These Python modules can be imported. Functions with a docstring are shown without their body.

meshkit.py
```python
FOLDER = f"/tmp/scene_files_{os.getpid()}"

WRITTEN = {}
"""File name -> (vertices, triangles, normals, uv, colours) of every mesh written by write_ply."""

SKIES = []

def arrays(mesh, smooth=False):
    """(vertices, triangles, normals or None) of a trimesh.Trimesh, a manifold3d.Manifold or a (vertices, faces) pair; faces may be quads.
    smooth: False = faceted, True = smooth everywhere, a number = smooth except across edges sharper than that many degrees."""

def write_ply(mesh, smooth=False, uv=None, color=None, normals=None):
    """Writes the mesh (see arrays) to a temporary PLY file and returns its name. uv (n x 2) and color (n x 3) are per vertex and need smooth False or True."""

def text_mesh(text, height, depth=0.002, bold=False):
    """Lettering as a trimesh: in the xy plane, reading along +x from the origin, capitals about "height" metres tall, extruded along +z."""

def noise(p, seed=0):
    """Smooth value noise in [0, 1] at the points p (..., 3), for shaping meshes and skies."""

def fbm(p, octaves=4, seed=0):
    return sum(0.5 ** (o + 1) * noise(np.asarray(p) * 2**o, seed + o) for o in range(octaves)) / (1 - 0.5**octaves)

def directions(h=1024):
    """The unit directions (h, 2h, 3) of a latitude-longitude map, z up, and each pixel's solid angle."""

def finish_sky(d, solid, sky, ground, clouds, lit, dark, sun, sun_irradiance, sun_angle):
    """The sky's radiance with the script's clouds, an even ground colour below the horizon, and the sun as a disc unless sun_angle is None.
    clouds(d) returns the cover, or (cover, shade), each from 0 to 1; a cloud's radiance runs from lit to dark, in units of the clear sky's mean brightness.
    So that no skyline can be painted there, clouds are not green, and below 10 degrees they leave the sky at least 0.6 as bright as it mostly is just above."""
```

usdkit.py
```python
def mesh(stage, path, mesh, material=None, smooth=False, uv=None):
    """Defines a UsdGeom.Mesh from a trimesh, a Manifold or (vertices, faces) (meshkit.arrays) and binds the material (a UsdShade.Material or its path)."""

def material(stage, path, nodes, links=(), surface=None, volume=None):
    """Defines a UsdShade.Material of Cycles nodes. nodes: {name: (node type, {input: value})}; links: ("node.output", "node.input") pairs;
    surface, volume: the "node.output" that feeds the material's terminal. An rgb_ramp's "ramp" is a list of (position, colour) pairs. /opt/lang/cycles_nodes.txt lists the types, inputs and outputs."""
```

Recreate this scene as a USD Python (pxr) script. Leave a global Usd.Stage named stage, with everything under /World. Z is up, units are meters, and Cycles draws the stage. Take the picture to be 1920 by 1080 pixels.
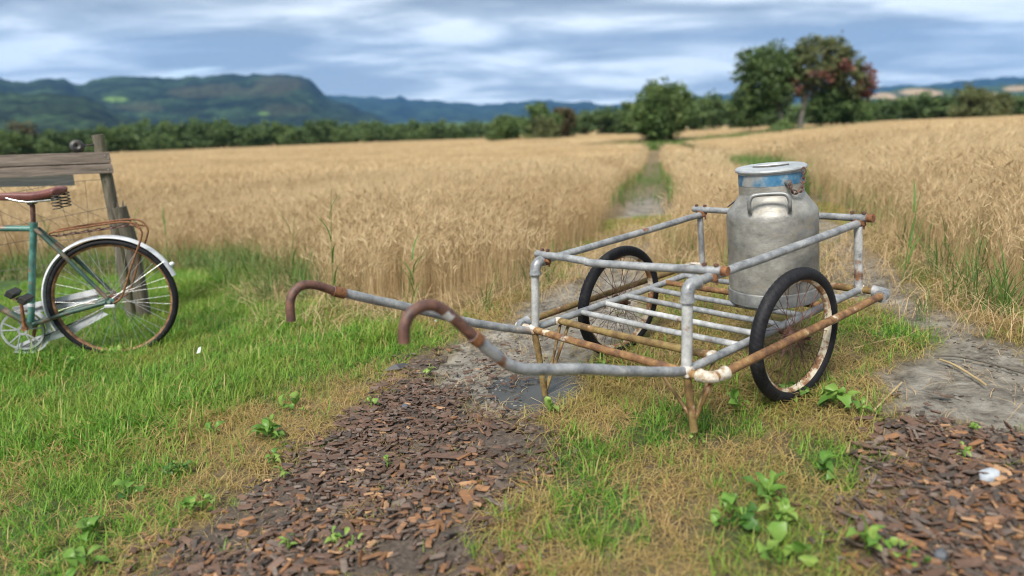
import math, random
import numpy as np
import trimesh
import meshkit, usdkit
from pxr import Gf, Sdf, Usd, UsdGeom, UsdLux, UsdShade, Vt

random.seed(7)
rng = np.random.default_rng(7)
stage = Usd.Stage.CreateInMemory()
UsdGeom.SetStageUpAxis(stage, "Z")
UsdGeom.SetStageMetersPerUnit(stage, 1.0)
WORLD = UsdGeom.Xform.Define(stage, "/World")
stage.SetDefaultPrim(WORLD.GetPrim())
UsdGeom.Scope.Define(stage, "/World/Looks")
T = Sdf.ValueTypeNames

# ------------------------------------------------------------------ camera, sky, sun
F, EYE = 1330.0, 1.1                                   # focal length in pixels of the 1920-wide frame, eye height
ROLL, PITCH = math.radians(1.0), math.radians(13.3)
_up = np.array([-math.sin(ROLL) * math.cos(PITCH), -math.cos(ROLL) * math.cos(PITCH), -math.sin(PITCH)])
_fw = np.array([0, 0, 1.0]) - _up * (-math.sin(PITCH)); _fw /= np.linalg.norm(_fw)
C2W = np.stack([np.cross(_fw, _up), _fw, _up])         # rows: world x, y, z in camera axes (x right, y down, z forward)
cam = UsdGeom.Camera.Define(stage, "/World/camera")
cam.CreateHorizontalApertureAttr(36.0)
cam.CreateVerticalApertureAttr(36.0 * 9 / 16)
cam.CreateFocalLengthAttr(36.0 * F / 1920)
cam.CreateFStopAttr(1.35)
cam.CreateFocusDistanceAttr(2.8)
cam.CreateExposureAttr(2.16)
_m = np.eye(4); _m[0, :3] = C2W[:, 0]; _m[1, :3] = -C2W[:, 1]; _m[2, :3] = -C2W[:, 2]; _m[3, :3] = (0, 0, EYE)
UsdGeom.Xformable(cam).AddTransformOp().Set(Gf.Matrix4d(_m.tolist()))

SUN_AZ, SUN_EL = math.radians(-152), math.radians(48)  # azimuth from +y towards +x
sdir = np.array([math.sin(SUN_AZ) * math.cos(SUN_EL), math.cos(SUN_AZ) * math.cos(SUN_EL), math.sin(SUN_EL)])
sun = UsdLux.DistantLight.Define(stage, "/World/sun")
sun.CreateIntensityAttr(0.4); sun.CreateAngleAttr(18.0); sun.CreateNormalizeAttr(True); sun.CreateColorAttr(Gf.Vec3f(1.0, 0.95, 0.87))
_x = np.cross([0, 0, 1.0], sdir); _x /= np.linalg.norm(_x); _y = np.cross(sdir, _x)
_m = np.eye(4); _m[0, :3] = _x; _m[1, :3] = _y; _m[2, :3] = sdir
UsdGeom.Xformable(sun).AddTransformOp().Set(Gf.Matrix4d(_m.tolist()))
CLOUD_DARK, CLOUD_MID, CLOUD_LIT = (1.28, 1.46, 1.53), (2.03, 2.26, 2.33), (3.95, 4.2, 4.2)
sky_mat = usdkit.material(stage, "/World/Looks/sky", {
    "tc": ("geometry", {}),
    "sx": ("separate_xyz", {}),
    "za": ("math", {"math_type": "maximum", "value2": 0.0}),
    "zb": ("math", {"math_type": "add", "value2": 0.13}),
    "px": ("math", {"math_type": "divide"}), "py": ("math", {"math_type": "divide"}),
    "cv": ("combine_xyz", {"z": 0.0}),
    "mp": ("mapping", {"location": (3.1, 1.4, 0.0), "rotation": (0, 0, 0.16), "scale": (0.7, 1.0, 1.0)}),
    "n1": ("noise_texture", {"scale": 1.15, "detail": 7.0, "roughness": 0.52, "distortion": 0.3}),
    "mp2": ("mapping", {"location": (8.3, 5.2, 0.0), "scale": (0.35, 0.8, 1.0)}),
    "n2": ("noise_texture", {"scale": 1.5, "detail": 5.0, "roughness": 0.5, "distortion": 0.2}),
    "cr": ("rgb_ramp", {"ramp": [(0.0, CLOUD_DARK), (0.41, CLOUD_DARK), (0.50, CLOUD_MID), (0.61, CLOUD_LIT), (1.0, CLOUD_LIT)]}),
    "cov": ("map_range", {"from_min": 0.64, "from_max": 0.76, "to_min": 1.0, "to_max": 0.0, "clamp": True}),
    "sky": ("sky_texture", {"sky_type": "single_scattering", "sun_disc": False, "sun_elevation": SUN_EL, "sun_rotation": SUN_AZ}),
    "mx": ("mix", {}),
    "hz": ("map_range", {"from_min": 0.0, "from_max": 0.16, "to_min": 0.35, "to_max": 0.0, "clamp": True}),
    "mh": ("mix", {"color2": (2.4, 2.9, 3.25)}),
    "bg": ("background_shader", {"strength": 0.07})},
    [("tc.position", "sx.vector"), ("sx.z", "za.value1"), ("za.value", "zb.value1"), ("sx.x", "px.value1"), ("zb.value", "px.value2"),
     ("sx.y", "py.value1"), ("zb.value", "py.value2"), ("px.value", "cv.x"), ("py.value", "cv.y"), ("cv.vector", "mp.vector"), ("mp.vector", "n1.vector"),
     ("cv.vector", "mp2.vector"), ("mp2.vector", "n2.vector"), ("n1.fac", "cr.fac"), ("n2.fac", "cov.value"), ("cov.result", "mx.fac"),
     ("sky.color", "mx.color1"), ("cr.color", "mx.color2"), ("mx.color", "mh.color1"), ("sx.z", "hz.value"), ("hz.result", "mh.fac"), ("mh.color", "bg.color")],
    surface="bg.background")
dome = UsdLux.DomeLight.Define(stage, "/World/sky")
UsdShade.MaterialBindingAPI.Apply(dome.GetPrim()).Bind(sky_mat)
dome.GetPrim().SetCustomDataByKey("kind", "structure")

# ------------------------------------------------------------------ helpers
_used = {}


def numbered(parent, name):
    k = (parent, name); n = _used.get(k, 0); _used[k] = n + 1
    return name if n == 0 else f"{name}_{n:03d}"


def path_of(parent):
    return "/World" if parent is None else str((parent.GetPrim() if hasattr(parent, "GetPrim") else parent).GetPath())


def tag(p, label=None, cat=None, group=None, kind=None):
    p = p.GetPrim()
    for k, v in (("label", label), ("category", cat), ("group", group), ("kind", kind)):
        if v:
            p.SetCustomDataByKey(k, v)
    return p


def obj(name, mesh, mat, parent=None, smooth=False, tint=None):
    par = path_of(parent)
    if isinstance(mesh, tuple):                           # drop vertices that no face uses
        V, f = np.asarray(mesh[0], float), np.asarray(mesh[1], int); u, inv = np.unique(f, return_inverse=True)
        if len(u) < len(V):
            mesh = (V[u], inv.reshape(f.shape)); tint = None if tint is None else np.asarray(tint)[u]
    m = usdkit.mesh(stage, f"{par}/{numbered(par, name)}", mesh, LOOK[mat], smooth=smooth)
    if tint is not None:
        UsdGeom.PrimvarsAPI(m).CreatePrimvar("tint", T.FloatArray, "vertex").Set(Vt.FloatArray.FromNumpy(np.asarray(tint, np.float32)))
    return m


def thing(name, label, cat, matrix=None, group=None, parent=None, loc=None, rotz=0.0, scale=None):
    par = path_of(parent)
    x = UsdGeom.Xform.Define(stage, f"{par}/{numbered(par, name)}")
    if matrix is not None:
        x.AddTransformOp().Set(Gf.Matrix4d(np.asarray(matrix).tolist()))
    elif loc is not None:
        x.AddTranslateOp().Set(Gf.Vec3d(*map(float, loc)))
        if rotz: x.AddRotateZOp().Set(float(rotz))
        if scale is not None: x.AddScaleOp().Set(Gf.Vec3f(*map(float, scale)))
    return tag(x, label, cat, group) and x


def instancer(name, parent, protos, pos, rotz, scale, index, kind="stuff", tilt=None):
    par = path_of(parent)
    path = f"{par}/{numbered(par, name)}"
    pi = UsdGeom.PointInstancer.Define(stage, path)
    targets = []
    for i, (mesh, mat, tint) in enumerate(protos):
        m = usdkit.mesh(stage, f"{path}/Prototypes/piece_{i:03d}", mesh, LOOK[mat])
        if tint is not None:
            UsdGeom.PrimvarsAPI(m).CreatePrimvar("tint", T.FloatArray, "vertex").Set(Vt.FloatArray.FromNumpy(np.asarray(tint, np.float32)))
        targets.append(m.GetPath())
    pi.CreatePrototypesRel().SetTargets(targets)
    n = len(pos)
    pi.CreatePositionsAttr(Vt.Vec3fArray.FromNumpy(np.asarray(pos, np.float32)))
    pi.CreateProtoIndicesAttr(Vt.IntArray.FromNumpy(np.asarray(index, np.int32)))
    q = np.zeros((n, 4)); h = np.asarray(rotz) / 2
    q[:, 0], q[:, 3] = np.cos(h), np.sin(h)
    if tilt is not None:                                # tilt about x then z-rotation
        a = np.asarray(tilt) / 2
        q = np.stack([np.cos(h) * np.cos(a), np.cos(h) * np.sin(a), np.sin(h) * np.sin(a), np.sin(h) * np.cos(a)], 1)
    pi.CreateOrientationsAttr(Vt.QuathArray([Gf.Quath(float(a), float(b), float(c), float(d)) for a, b, c, d in q]))
    s = np.asarray(scale, np.float32)
    pi.CreateScalesAttr(Vt.Vec3fArray.FromNumpy(np.repeat(s[:, None], 3, 1) if s.ndim == 1 else s))
    if kind: tag(pi, kind=kind)
    return pi


def fbm(p, o=4, seed=0):
    return meshkit.fbm(np.asarray(p, float), o, seed)


def fbm2(x, y, s, o=4, seed=0):
    return fbm(np.stack([np.asarray(x) * s, np.asarray(y) * s, np.zeros_like(np.asarray(x, float)) + 3.7], -1), o, seed)


def smoothstep(a, b, x):
    t = np.clip((np.asarray(x, float) - a) / (b - a), 0, 1)
    return t * t * (3 - 2 * t)


def catmull(pts, n=8, closed=False):
    p = np.asarray(pts, float)
    if len(p) < 3 and not closed:
        return p
    q = np.vstack([p[-1], p, p[0], p[1]]) if closed else np.vstack([2 * p[0] - p[1], p, 2 * p[-1] - p[-2]])
    out, t = [], np.linspace(0, 1, n, endpoint=False)[:, None]
    for i in range(1, len(q) - 2):
        a, b, c, d = q[i - 1], q[i], q[i + 1], q[i + 2]
        out.append(0.5 * (2 * b + (c - a) * t + (2 * a - 5 * b + 4 * c - d) * t ** 2 + (3 * b - a - 3 * c + d) * t ** 3))
    out = np.vstack(out)
    return out if closed else np.vstack([out, p[-1]])


def tube(pts, r, sides=12, closed=False, caps=True, flat=None):
    """A tube along the points; r a number or one per point; flat=(w, h) scales the section."""
    p = np.asarray(pts, float); n = len(p)
    r = np.broadcast_to(np.asarray(r, float), (n,))
    t = (np.roll(p, -1, 0) - np.roll(p, 1, 0)) if closed else np.gradient(p, axis=0)
    t /= np.linalg.norm(t, axis=1, keepdims=True) + 1e-12
    ref = np.array([0, 0, 1.0]) if abs(t[0][2]) < 0.9 else np.array([1.0, 0, 0])
    a = np.zeros_like(p); v = np.cross(t[0], ref)
    for i in range(n):
        v = v - t[i] * (v @ t[i]); v /= np.linalg.norm(v) + 1e-12; a[i] = v
    b = np.cross(t, a)
    ang = np.arange(sides) * 2 * np.pi / sides
    fx, fy = flat or (1, 1)
    V = p[:, None] + r[:, None, None] * (fx * np.cos(ang)[None, :, None] * a[:, None] + fy * np.sin(ang)[None, :, None] * b[:, None])
    m = n if closed else n - 1
    i, j = np.meshgrid(np.arange(m), np.arange(sides), indexing="ij")
    i2 = (i + 1) % n
    q = np.stack([i * sides + j, i * sides + (j + 1) % sides, i2 * sides + (j + 1) % sides, i2 * sides + j], -1).reshape(-1, 4)
    f = np.vstack([q[:, [0, 1, 2]], q[:, [0, 2, 3]]]); V = V.reshape(-1, 3)
    if caps and not closed:
        k = len(V); V = np.vstack([V, p[0], p[-1]]); s = np.arange(sides); s2 = (s + 1) % sides
        f = np.vstack([f, np.stack([np.full(sides, k), s2, s], 1), np.stack([np.full(sides, k + 1), (n - 1) * sides + s, (n - 1) * sides + s2], 1)])
    return trimesh.Trimesh(V, f, process=False)


def lathe(profile, n=48, closed_profile=False):
    """Profile (r, z) revolved about z."""
    p = np.asarray(profile, float); k = len(p)
    a = np.arange(n) * 2 * np.pi / n
    V = np.stack([p[None, :, 0] * np.cos(a)[:, None], p[None, :, 0] * np.sin(a)[:, None], np.broadcast_to(p[None, :, 1], (n, k))], -1).reshape(-1, 3)
    m = k if closed_profile else k - 1
    i, j = np.meshgrid(np.arange(n), np.arange(m), indexing="ij")
    i2, j2 = (i + 1) % n, (j + 1) % k
    q = np.stack([i * k + j, i2 * k + j, i2 * k + j2, i * k + j2], -1).reshape(-1, 4)
    return trimesh.Trimesh(V, np.vstack([q[:, [0, 1, 2]], q[:, [0, 2, 3]]]), process=False)


def join(*ms):
    return trimesh.util.concatenate([m for m in ms])


def box(size, at=(0, 0, 0), bevel=0.0):
    m = trimesh.creation.box(size)
    if bevel:
        s = np.asarray(size, float) / 2
        pts = []
        for sx in (-1, 1):
            for sy in (-1, 1):
                for sz in (-1, 1):
                    for k in range(3):
                        c = s - bevel; c[k] = s[k]
                        pts.append(c * (sx, sy, sz))
        m = trimesh.convex.convex_hull(np.array(pts))
    m.apply_translation(at)
    return m


def frame(x, y, z, o):
    m = np.eye(4); m[0, :3], m[1, :3], m[2, :3], m[3, :3] = x, y, z, o
    return m


def to_frame(mesh, x, y, z, o=(0, 0, 0)):
    m = mesh.copy(); m.vertices = np.asarray(mesh.vertices) @ np.stack([x, y, z]) + np.asarray(o)
    return m


# ------------------------------------------------------------------ materials
LOOK = {}


def mat(name, nodes, links, surface="p.BSDF"):
    LOOK[name] = usdkit.material(stage, f"/World/Looks/{name}", nodes, links, surface=surface)


def noise_mat(name, stops, scale=8.0, detail=6.0, rough=0.6, roughness=(0.5, 0.8), bump=0.0, bump_scale=None, metallic=0.0, stretch=(1, 1, 1), coord="object", stops2=None, scale2=1.0, mask=(0.45, 0.6), spec=0.5, dist=0.004):
    """Base colour from a ramp over noise; optionally a second ramp laid over where a larger noise is high."""
    n = {"tc": ("texture_coordinate", {}), "mp": ("mapping", {"scale": stretch}), "n": ("noise_texture", {"scale": scale, "detail": detail, "roughness": rough}),
         "c": ("rgb_ramp", {"ramp": stops}), "r": ("map_range", {"from_min": 0.3, "from_max": 0.7, "to_min": roughness[0], "to_max": roughness[1]}),
         "p": ("principled_bsdf", {"metallic": metallic, "specular_ior_level": spec})}
    src = f"tc.{coord}"
    if coord == "world":
        n["tc"] = ("geometry", {}); src = "tc.position"
    l = [(src, "mp.vector"), ("mp.vector", "n.vector"), ("n.fac", "c.fac"), ("n.fac", "r.value"), ("r.result", "p.roughness")]
    out = "c.color"
    if stops2:
        n["n2"] = ("noise_texture", {"scale": scale2, "detail": 5.0, "roughness": 0.6})
        n["k2"] = ("map_range", {"from_min": mask[0], "from_max": mask[1], "to_min": 0.0, "to_max": 1.0, "clamp": True})
        n["n3"] = ("noise_texture", {"scale": scale * 1.7, "detail": 5.0, "roughness": 0.65})
        n["c2"] = ("rgb_ramp", {"ramp": stops2}); n["mx"] = ("mix", {})
        l += [("mp.vector", "n2.vector"), ("n2.fac", "k2.value"), ("k2.result", "mx.fac"), ("mp.vector", "n3.vector"), ("n3.fac", "c2.fac"), ("c.color", "mx.color1"), ("c2.color", "mx.color2")]
        out = "mx.color"
    l.append((out, "p.base_color"))
    if bump:
        n["nb"] = ("noise_texture", {"scale": bump_scale or scale * 3, "detail": 5.0, "roughness": 0.6})
        n["b"] = ("bump", {"strength": bump, "distance": dist})
        l += [("mp.vector", "nb.vector"), ("nb.fac", "b.height"), ("b.normal", "p.normal")]
    mat(name, n, l)


def leaf_mat(name, stops, trans=0.35, rough=0.55, world_scale=0.7, world_amt=0.35, wcol=(0.2, 0.16, 0.05)):
    """Foliage: colour by the mesh's tint primvar, drifting towards wcol by a world-space noise, partly translucent."""
    mat(name, {"at": ("attribute", {"attribute": "tint"}), "c": ("rgb_ramp", {"ramp": stops}), "g": ("geometry", {}),
               "n": ("noise_texture", {"scale": world_scale, "detail": 4.0, "roughness": 0.6}),
               "k": ("map_range", {"from_min": 0.42, "from_max": 0.66, "to_min": 0.0, "to_max": world_amt, "clamp": True}),
               "m": ("mix", {"color2": wcol}), "p": ("principled_bsdf", {"roughness": rough, "specular_ior_level": 0.3}),
               "t": ("translucent_bsdf", {}), "x": ("mix_closure", {"fac": trans})},
        [("at.fac", "c.fac"), ("g.position", "n.vector"), ("n.fac", "k.value"), ("k.result", "m.fac"), ("c.color", "m.color1"),
         ("m.color", "p.base_color"), ("m.color", "t.color"), ("p.BSDF", "x.closure1"), ("t.BSDF", "x.closure2")], surface="x.closure")


noise_mat("galvanised_pipe", [(0.30, (0.06, 0.064, 0.07)), (0.41, (0.16, 0.168, 0.18)), (0.55, (0.27, 0.278, 0.288)), (0.70, (0.46, 0.46, 0.455))], scale=16, detail=11, rough=0.78, roughness=(0.34, 0.6), bump=0.35, bump_scale=90, metallic=0.25,
          stops2=[(0.3, (0.09, 0.06, 0.045)), (0.5, (0.19, 0.075, 0.03)), (0.7, (0.5, 0.46, 0.4))], scale2=7, mask=(0.62, 0.68))
noise_mat("white_flaking_pipe", [(0.32, (0.10, 0.105, 0.11)), (0.42, (0.27, 0.275, 0.28)), (0.56, (0.42, 0.425, 0.425)), (0.72, (0.58, 0.575, 0.56))], scale=16, detail=11, rough=0.8, roughness=(0.4, 0.65), bump=0.4, bump_scale=80, metallic=0.1,
          stops2=[(0.3, (0.07, 0.07, 0.075)), (0.5, (0.2, 0.09, 0.04)), (0.7, (0.3, 0.2, 0.1))], scale2=9, mask=(0.60, 0.66))
noise_mat("rusty_pipe", [(0.30, (0.045, 0.024, 0.016)), (0.44, (0.115, 0.055, 0.024)), (0.56, (0.20, 0.105, 0.04)), (0.70, (0.29, 0.205, 0.085))], scale=26, detail=8, rough=0.7, roughness=(0.6, 0.85), bump=0.5, bump_scale=120,
          stops2=[(0.3, (0.33, 0.25, 0.12)), (0.5, (0.5, 0.45, 0.36)), (0.7, (0.6, 0.58, 0.54))], scale2=16, mask=(0.61, 0.69))
noise_mat("ochre_pipe", [(0.30, (0.055, 0.032, 0.016)), (0.44, (0.125, 0.075, 0.026)), (0.56, (0.19, 0.135, 0.045)), (0.72, (0.20, 0.17, 0.065))], scale=24, detail=8, rough=0.7, roughness=(0.6, 0.85), bump=0.5, bump_scale=120,
          stops2=[(0.3, (0.13, 0.055, 0.025)), (0.5, (0.2, 0.08, 0.03)), (0.7, (0.5, 0.45, 0.36))], scale2=12, mask=(0.56, 0.64))
noise_mat("brown_rust", [(0.32, (0.035, 0.02, 0.017)), (0.48, (0.085, 0.04, 0.03)), (0.62, (0.14, 0.065, 0.042)), (0.75, (0.2, 0.11, 0.08))], scale=36, detail=8, rough=0.65, roughness=(0.45, 0.75), bump=0.35, bump_scale=140)
noise_mat("orange_rust", [(0.32, (0.06, 0.026, 0.014)), (0.5, (0.16, 0.065, 0.026)), (0.66, (0.25, 0.115, 0.045)), (0.78, (0.34, 0.26, 0.18))], scale=60, detail=8, rough=0.7, roughness=(0.7, 0.9), bump=0.7, bump_scale=160)
noise_mat("joint_paint", [(0.32, (0.15, 0.07, 0.03)), (0.45, (0.36, 0.29, 0.21)), (0.56, (0.48, 0.45, 0.40)), (0.72, (0.60, 0.58, 0.54))], scale=48, detail=8, rough=0.7, roughness=(0.5, 0.75), bump=0.8, bump_scale=110, dist=0.006)
noise_mat("tyre_rubber", [(0.35, (0.007, 0.007, 0.009)), (0.6, (0.013, 0.013, 0.016)), (0.78, (0.04, 0.038, 0.035))], scale=30, roughness=(0.5, 0.75), bump=0.25, bump_scale=180, spec=0.22)
noise_mat("worn_rim", [(0.3, (0.07, 0.03, 0.016)), (0.47, (0.22, 0.11, 0.05)), (0.53, (0.5, 0.43, 0.32)), (0.7, (0.62, 0.58, 0.5))], scale=13, detail=8, rough=0.7, roughness=(0.5, 0.75), bump=0.5, bump_scale=80)
noise_mat("rusty_spoke", [(0.35, (0.05, 0.022, 0.02)), (0.65, (0.13, 0.055, 0.04))], scale=40, roughness=(0.6, 0.85))
noise_mat("bright_spoke", [(0.35, (0.42, 0.42, 0.42)), (0.65, (0.62, 0.62, 0.62))], scale=40, roughness=(0.25, 0.4), metallic=0.8)
noise_mat("brown_rim", [(0.32, (0.05, 0.025, 0.015)), (0.48, (0.16, 0.075, 0.035)), (0.6, (0.28, 0.15, 0.07)), (0.75, (0.4, 0.33, 0.25))], scale=20, detail=8, rough=0.7, roughness=(0.4, 0.7), metallic=0.2)
ALU = [(0.34, (0.13, 0.127, 0.115)), (0.44, (0.225, 0.22, 0.20)), (0.55, (0.295, 0.288, 0.263)), (0.68, (0.40, 0.39, 0.36))]
noise_mat("milk_can_aluminium", ALU, scale=9, detail=10, rough=0.74, roughness=(0.42, 0.62), bump=0.3, bump_scale=60, metallic=0.45, stretch=(1, 1, 1.5),
          stops2=[(0.34, (0.085, 0.085, 0.10)), (0.5, (0.19, 0.185, 0.175)), (0.66, (0.27, 0.22, 0.14))], scale2=6, mask=(0.48, 0.66))
noise_mat("can_base_ring", [(0.3, (0.12, 0.125, 0.13)), (0.5, (0.20, 0.205, 0.205)), (0.7, (0.31, 0.31, 0.30))], scale=16, detail=8, rough=0.68, roughness=(0.4, 0.6), bump=0.3, metallic=0.45)
noise_mat("blue_flaking_paint", [(0.3, (0.24, 0.25, 0.26)), (0.7, (0.38, 0.38, 0.37))], scale=12, detail=8, roughness=(0.4, 0.6), metallic=0.4, bump=0.25,
          stops2=[(0.34, (0.03, 0.13, 0.26)), (0.5, (0.07, 0.2, 0.33)), (0.64, (0.24, 0.31, 0.36))], scale2=5.5, mask=(0.40, 0.46))
noise_mat("lid_metal", [(0.3, (0.25, 0.27, 0.29)), (0.5, (0.36, 0.38, 0.395)), (0.7, (0.48, 0.49, 0.495))], scale=18, detail=8, rough=0.7, roughness=(0.35, 0.55), bump=0.3, metallic=0.4)
noise_mat("dark_slot", [(0.3, (0.03, 0.03, 0.03)), (0.7, (0.07, 0.065, 0.06))], scale=20)
noise_mat("dark_tar", [(0.3, (0.02, 0.02, 0.025)), (0.7, (0.05, 0.05, 0.055))], scale=40, roughness=(0.4, 0.6))
noise_mat("chain_rust", [(0.3, (0.04, 0.025, 0.022)), (0.55, (0.12, 0.06, 0.04)), (0.75, (0.2, 0.1, 0.06))], scale=60, roughness=(0.55, 0.8), bump=0.4, metallic=0.3)
noise_mat("teal_frame_paint", [(0.32, (0.025, 0.07, 0.06)), (0.5, (0.05, 0.15, 0.128)), (0.65, (0.095, 0.225, 0.195))], scale=14, detail=8, rough=0.7, roughness=(0.35, 0.6), bump=0.25,
          stops2=[(0.3, (0.06, 0.035, 0.025)), (0.5, (0.17, 0.09, 0.05)), (0.7, (0.25, 0.2, 0.15))], scale2=11, mask=(0.56, 0.63))
noise_mat("dark_green_paint", [(0.32, (0.015, 0.03, 0.024)), (0.5, (0.03, 0.065, 0.05)), (0.68, (0.055, 0.10, 0.08))], scale=16, detail=8, rough=0.7, roughness=(0.35, 0.6), bump=0.25,
          stops2=[(0.3, (0.06, 0.04, 0.03)), (0.5, (0.13, 0.09, 0.06)), (0.7, (0.2, 0.16, 0.12))], scale2=9, mask=(0.52, 0.6))
noise_mat("white_mudguard", [(0.3, (0.36, 0.37, 0.39)), (0.5, (0.50, 0.52, 0.55)), (0.7, (0.6, 0.61, 0.63))], scale=10, detail=8, rough=0.65, roughness=(0.3, 0.5), bump=0.1,
          stops2=[(0.3, (0.2, 0.17, 0.14)), (0.7, (0.35, 0.3, 0.26))], scale2=14, mask=(0.64, 0.72))
noise_mat("saddle_leather", [(0.3, (0.05, 0.018, 0.016)), (0.5, (0.12, 0.036, 0.032)), (0.7, (0.17, 0.065, 0.055))], scale=14, detail=7, roughness=(0.4, 0.6), bump=0.3, bump_scale=70)
noise_mat("black_steel", [(0.3, (0.012, 0.012, 0.013)), (0.6, (0.03, 0.028, 0.026)), (0.75, (0.07, 0.045, 0.03))], scale=24, roughness=(0.35, 0.6))
noise_mat("wire_steel", [(0.3, (0.06, 0.05, 0.045)), (0.6, (0.13, 0.11, 0.10))], scale=24, roughness=(0.5, 0.7), metallic=0.4)
noise_mat("weathered_board", [(0.30, (0.06, 0.046, 0.037)), (0.42, (0.15, 0.116, 0.094)), (0.56, (0.235, 0.188, 0.155)), (0.70, (0.33, 0.275, 0.23))], scale=5, detail=9, rough=0.7, roughness=(0.7, 0.9), bump=0.6, bump_scale=9, stretch=(1.0, 9, 22), dist=0.006,
          stops2=[(0.3, (0.05, 0.04, 0.032)), (0.7, (0.14, 0.125, 0.085))], scale2=1.6, mask=(0.55, 0.72))
noise_mat("grey_board", [(0.28, (0.18, 0.18, 0.17)), (0.5, (0.34, 0.34, 0.325)), (0.75, (0.46, 0.46, 0.44))], scale=5, detail=9, rough=0.7, roughness=(0.7, 0.9), bump=0.6, bump_scale=9, stretch=(1.0, 9, 22), dist=0.006)
noise_mat("mossy_post", [(0.30, (0.035, 0.028, 0.021)), (0.43, (0.08, 0.068, 0.05)), (0.57, (0.13, 0.113, 0.085)), (0.72, (0.20, 0.18, 0.14))], scale=6, detail=9, rough=0.7, roughness=(0.75, 0.95), bump=0.9, bump_scale=10, stretch=(10, 10, 1.2), dist=0.01,
          stops2=[(0.3, (0.07, 0.075, 0.03)), (0.7, (0.16, 0.16, 0.08))], scale2=2.2, mask=(0.5, 0.64))
noise_mat("pale_bark", [(0.3, (0.07, 0.065, 0.055)), (0.5, (0.14, 0.13, 0.115)), (0.7, (0.22, 0.21, 0.185))], scale=3, roughness=(0.8, 0.95))
noise_mat("dark_bark", [(0.3, (0.03, 0.026, 0.02)), (0.7, (0.09, 0.08, 0.065))], scale=3, roughness=(0.8, 0.95))
noise_mat("pale_stone", [(0.3, (0.24, 0.27, 0.31)), (0.5, (0.36, 0.39, 0.43)), (0.7, (0.5, 0.52, 0.55))], scale=18, roughness=(0.6, 0.8), bump=0.5)
noise_mat("dark_stone", [(0.3, (0.035, 0.04, 0.05)), (0.7, (0.1, 0.11, 0.125))], scale=18, roughness=(0.5, 0.8), bump=0.5)
noise_mat("mulch_soil", [(0.3, (0.03, 0.022, 0.017)), (0.5, (0.065, 0.048, 0.037)), (0.7, (0.12, 0.095, 0.075))], scale=40, detail=8, rough=0.75, roughness=(0.8, 0.95), bump=1.0, bump_scale=60, coord="world", dist=0.012)
noise_mat("straw_litter", [(0.3, (0.26, 0.19, 0.09)), (0.7, (0.45, 0.35, 0.19))], scale=10, roughness=(0.7, 0.9))
CHIP = {"chip_brown": (0.10, 0.056, 0.037), "chip_orange": (0.19, 0.092, 0.04), "chip_grey": (0.12, 0.088, 0.07), "chip_dark": (0.052, 0.038, 0.03), "chip_tan": (0.31, 0.18, 0.095)}
for _n, _c in CHIP.items():
    noise_mat(_n, [(0.3, tuple(0.5 * v for v in _c)), (0.5, _c), (0.72, tuple(min(1.5 * v, 1) for v in _c))], scale=30, detail=6, roughness=(0.45, 0.75), bump=0.6, bump_scale=60, stretch=(0.4, 3, 3), coord="world", stops2=[(0.3, tuple(0.55 * v for v in _c)), (0.7, tuple(1.2 * v for v in _c))], scale2=6, mask=(0.4, 0.6))
noise_mat("dark_stump", [(0.30, (0.03, 0.025, 0.018)), (0.45, (0.07, 0.06, 0.045)), (0.6, (0.11, 0.10, 0.07)), (0.75, (0.16, 0.15, 0.11))], scale=6, detail=9, rough=0.7, roughness=(0.8, 0.95), bump=0.9, bump_scale=10, stretch=(10, 10, 1.2), dist=0.01)
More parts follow.
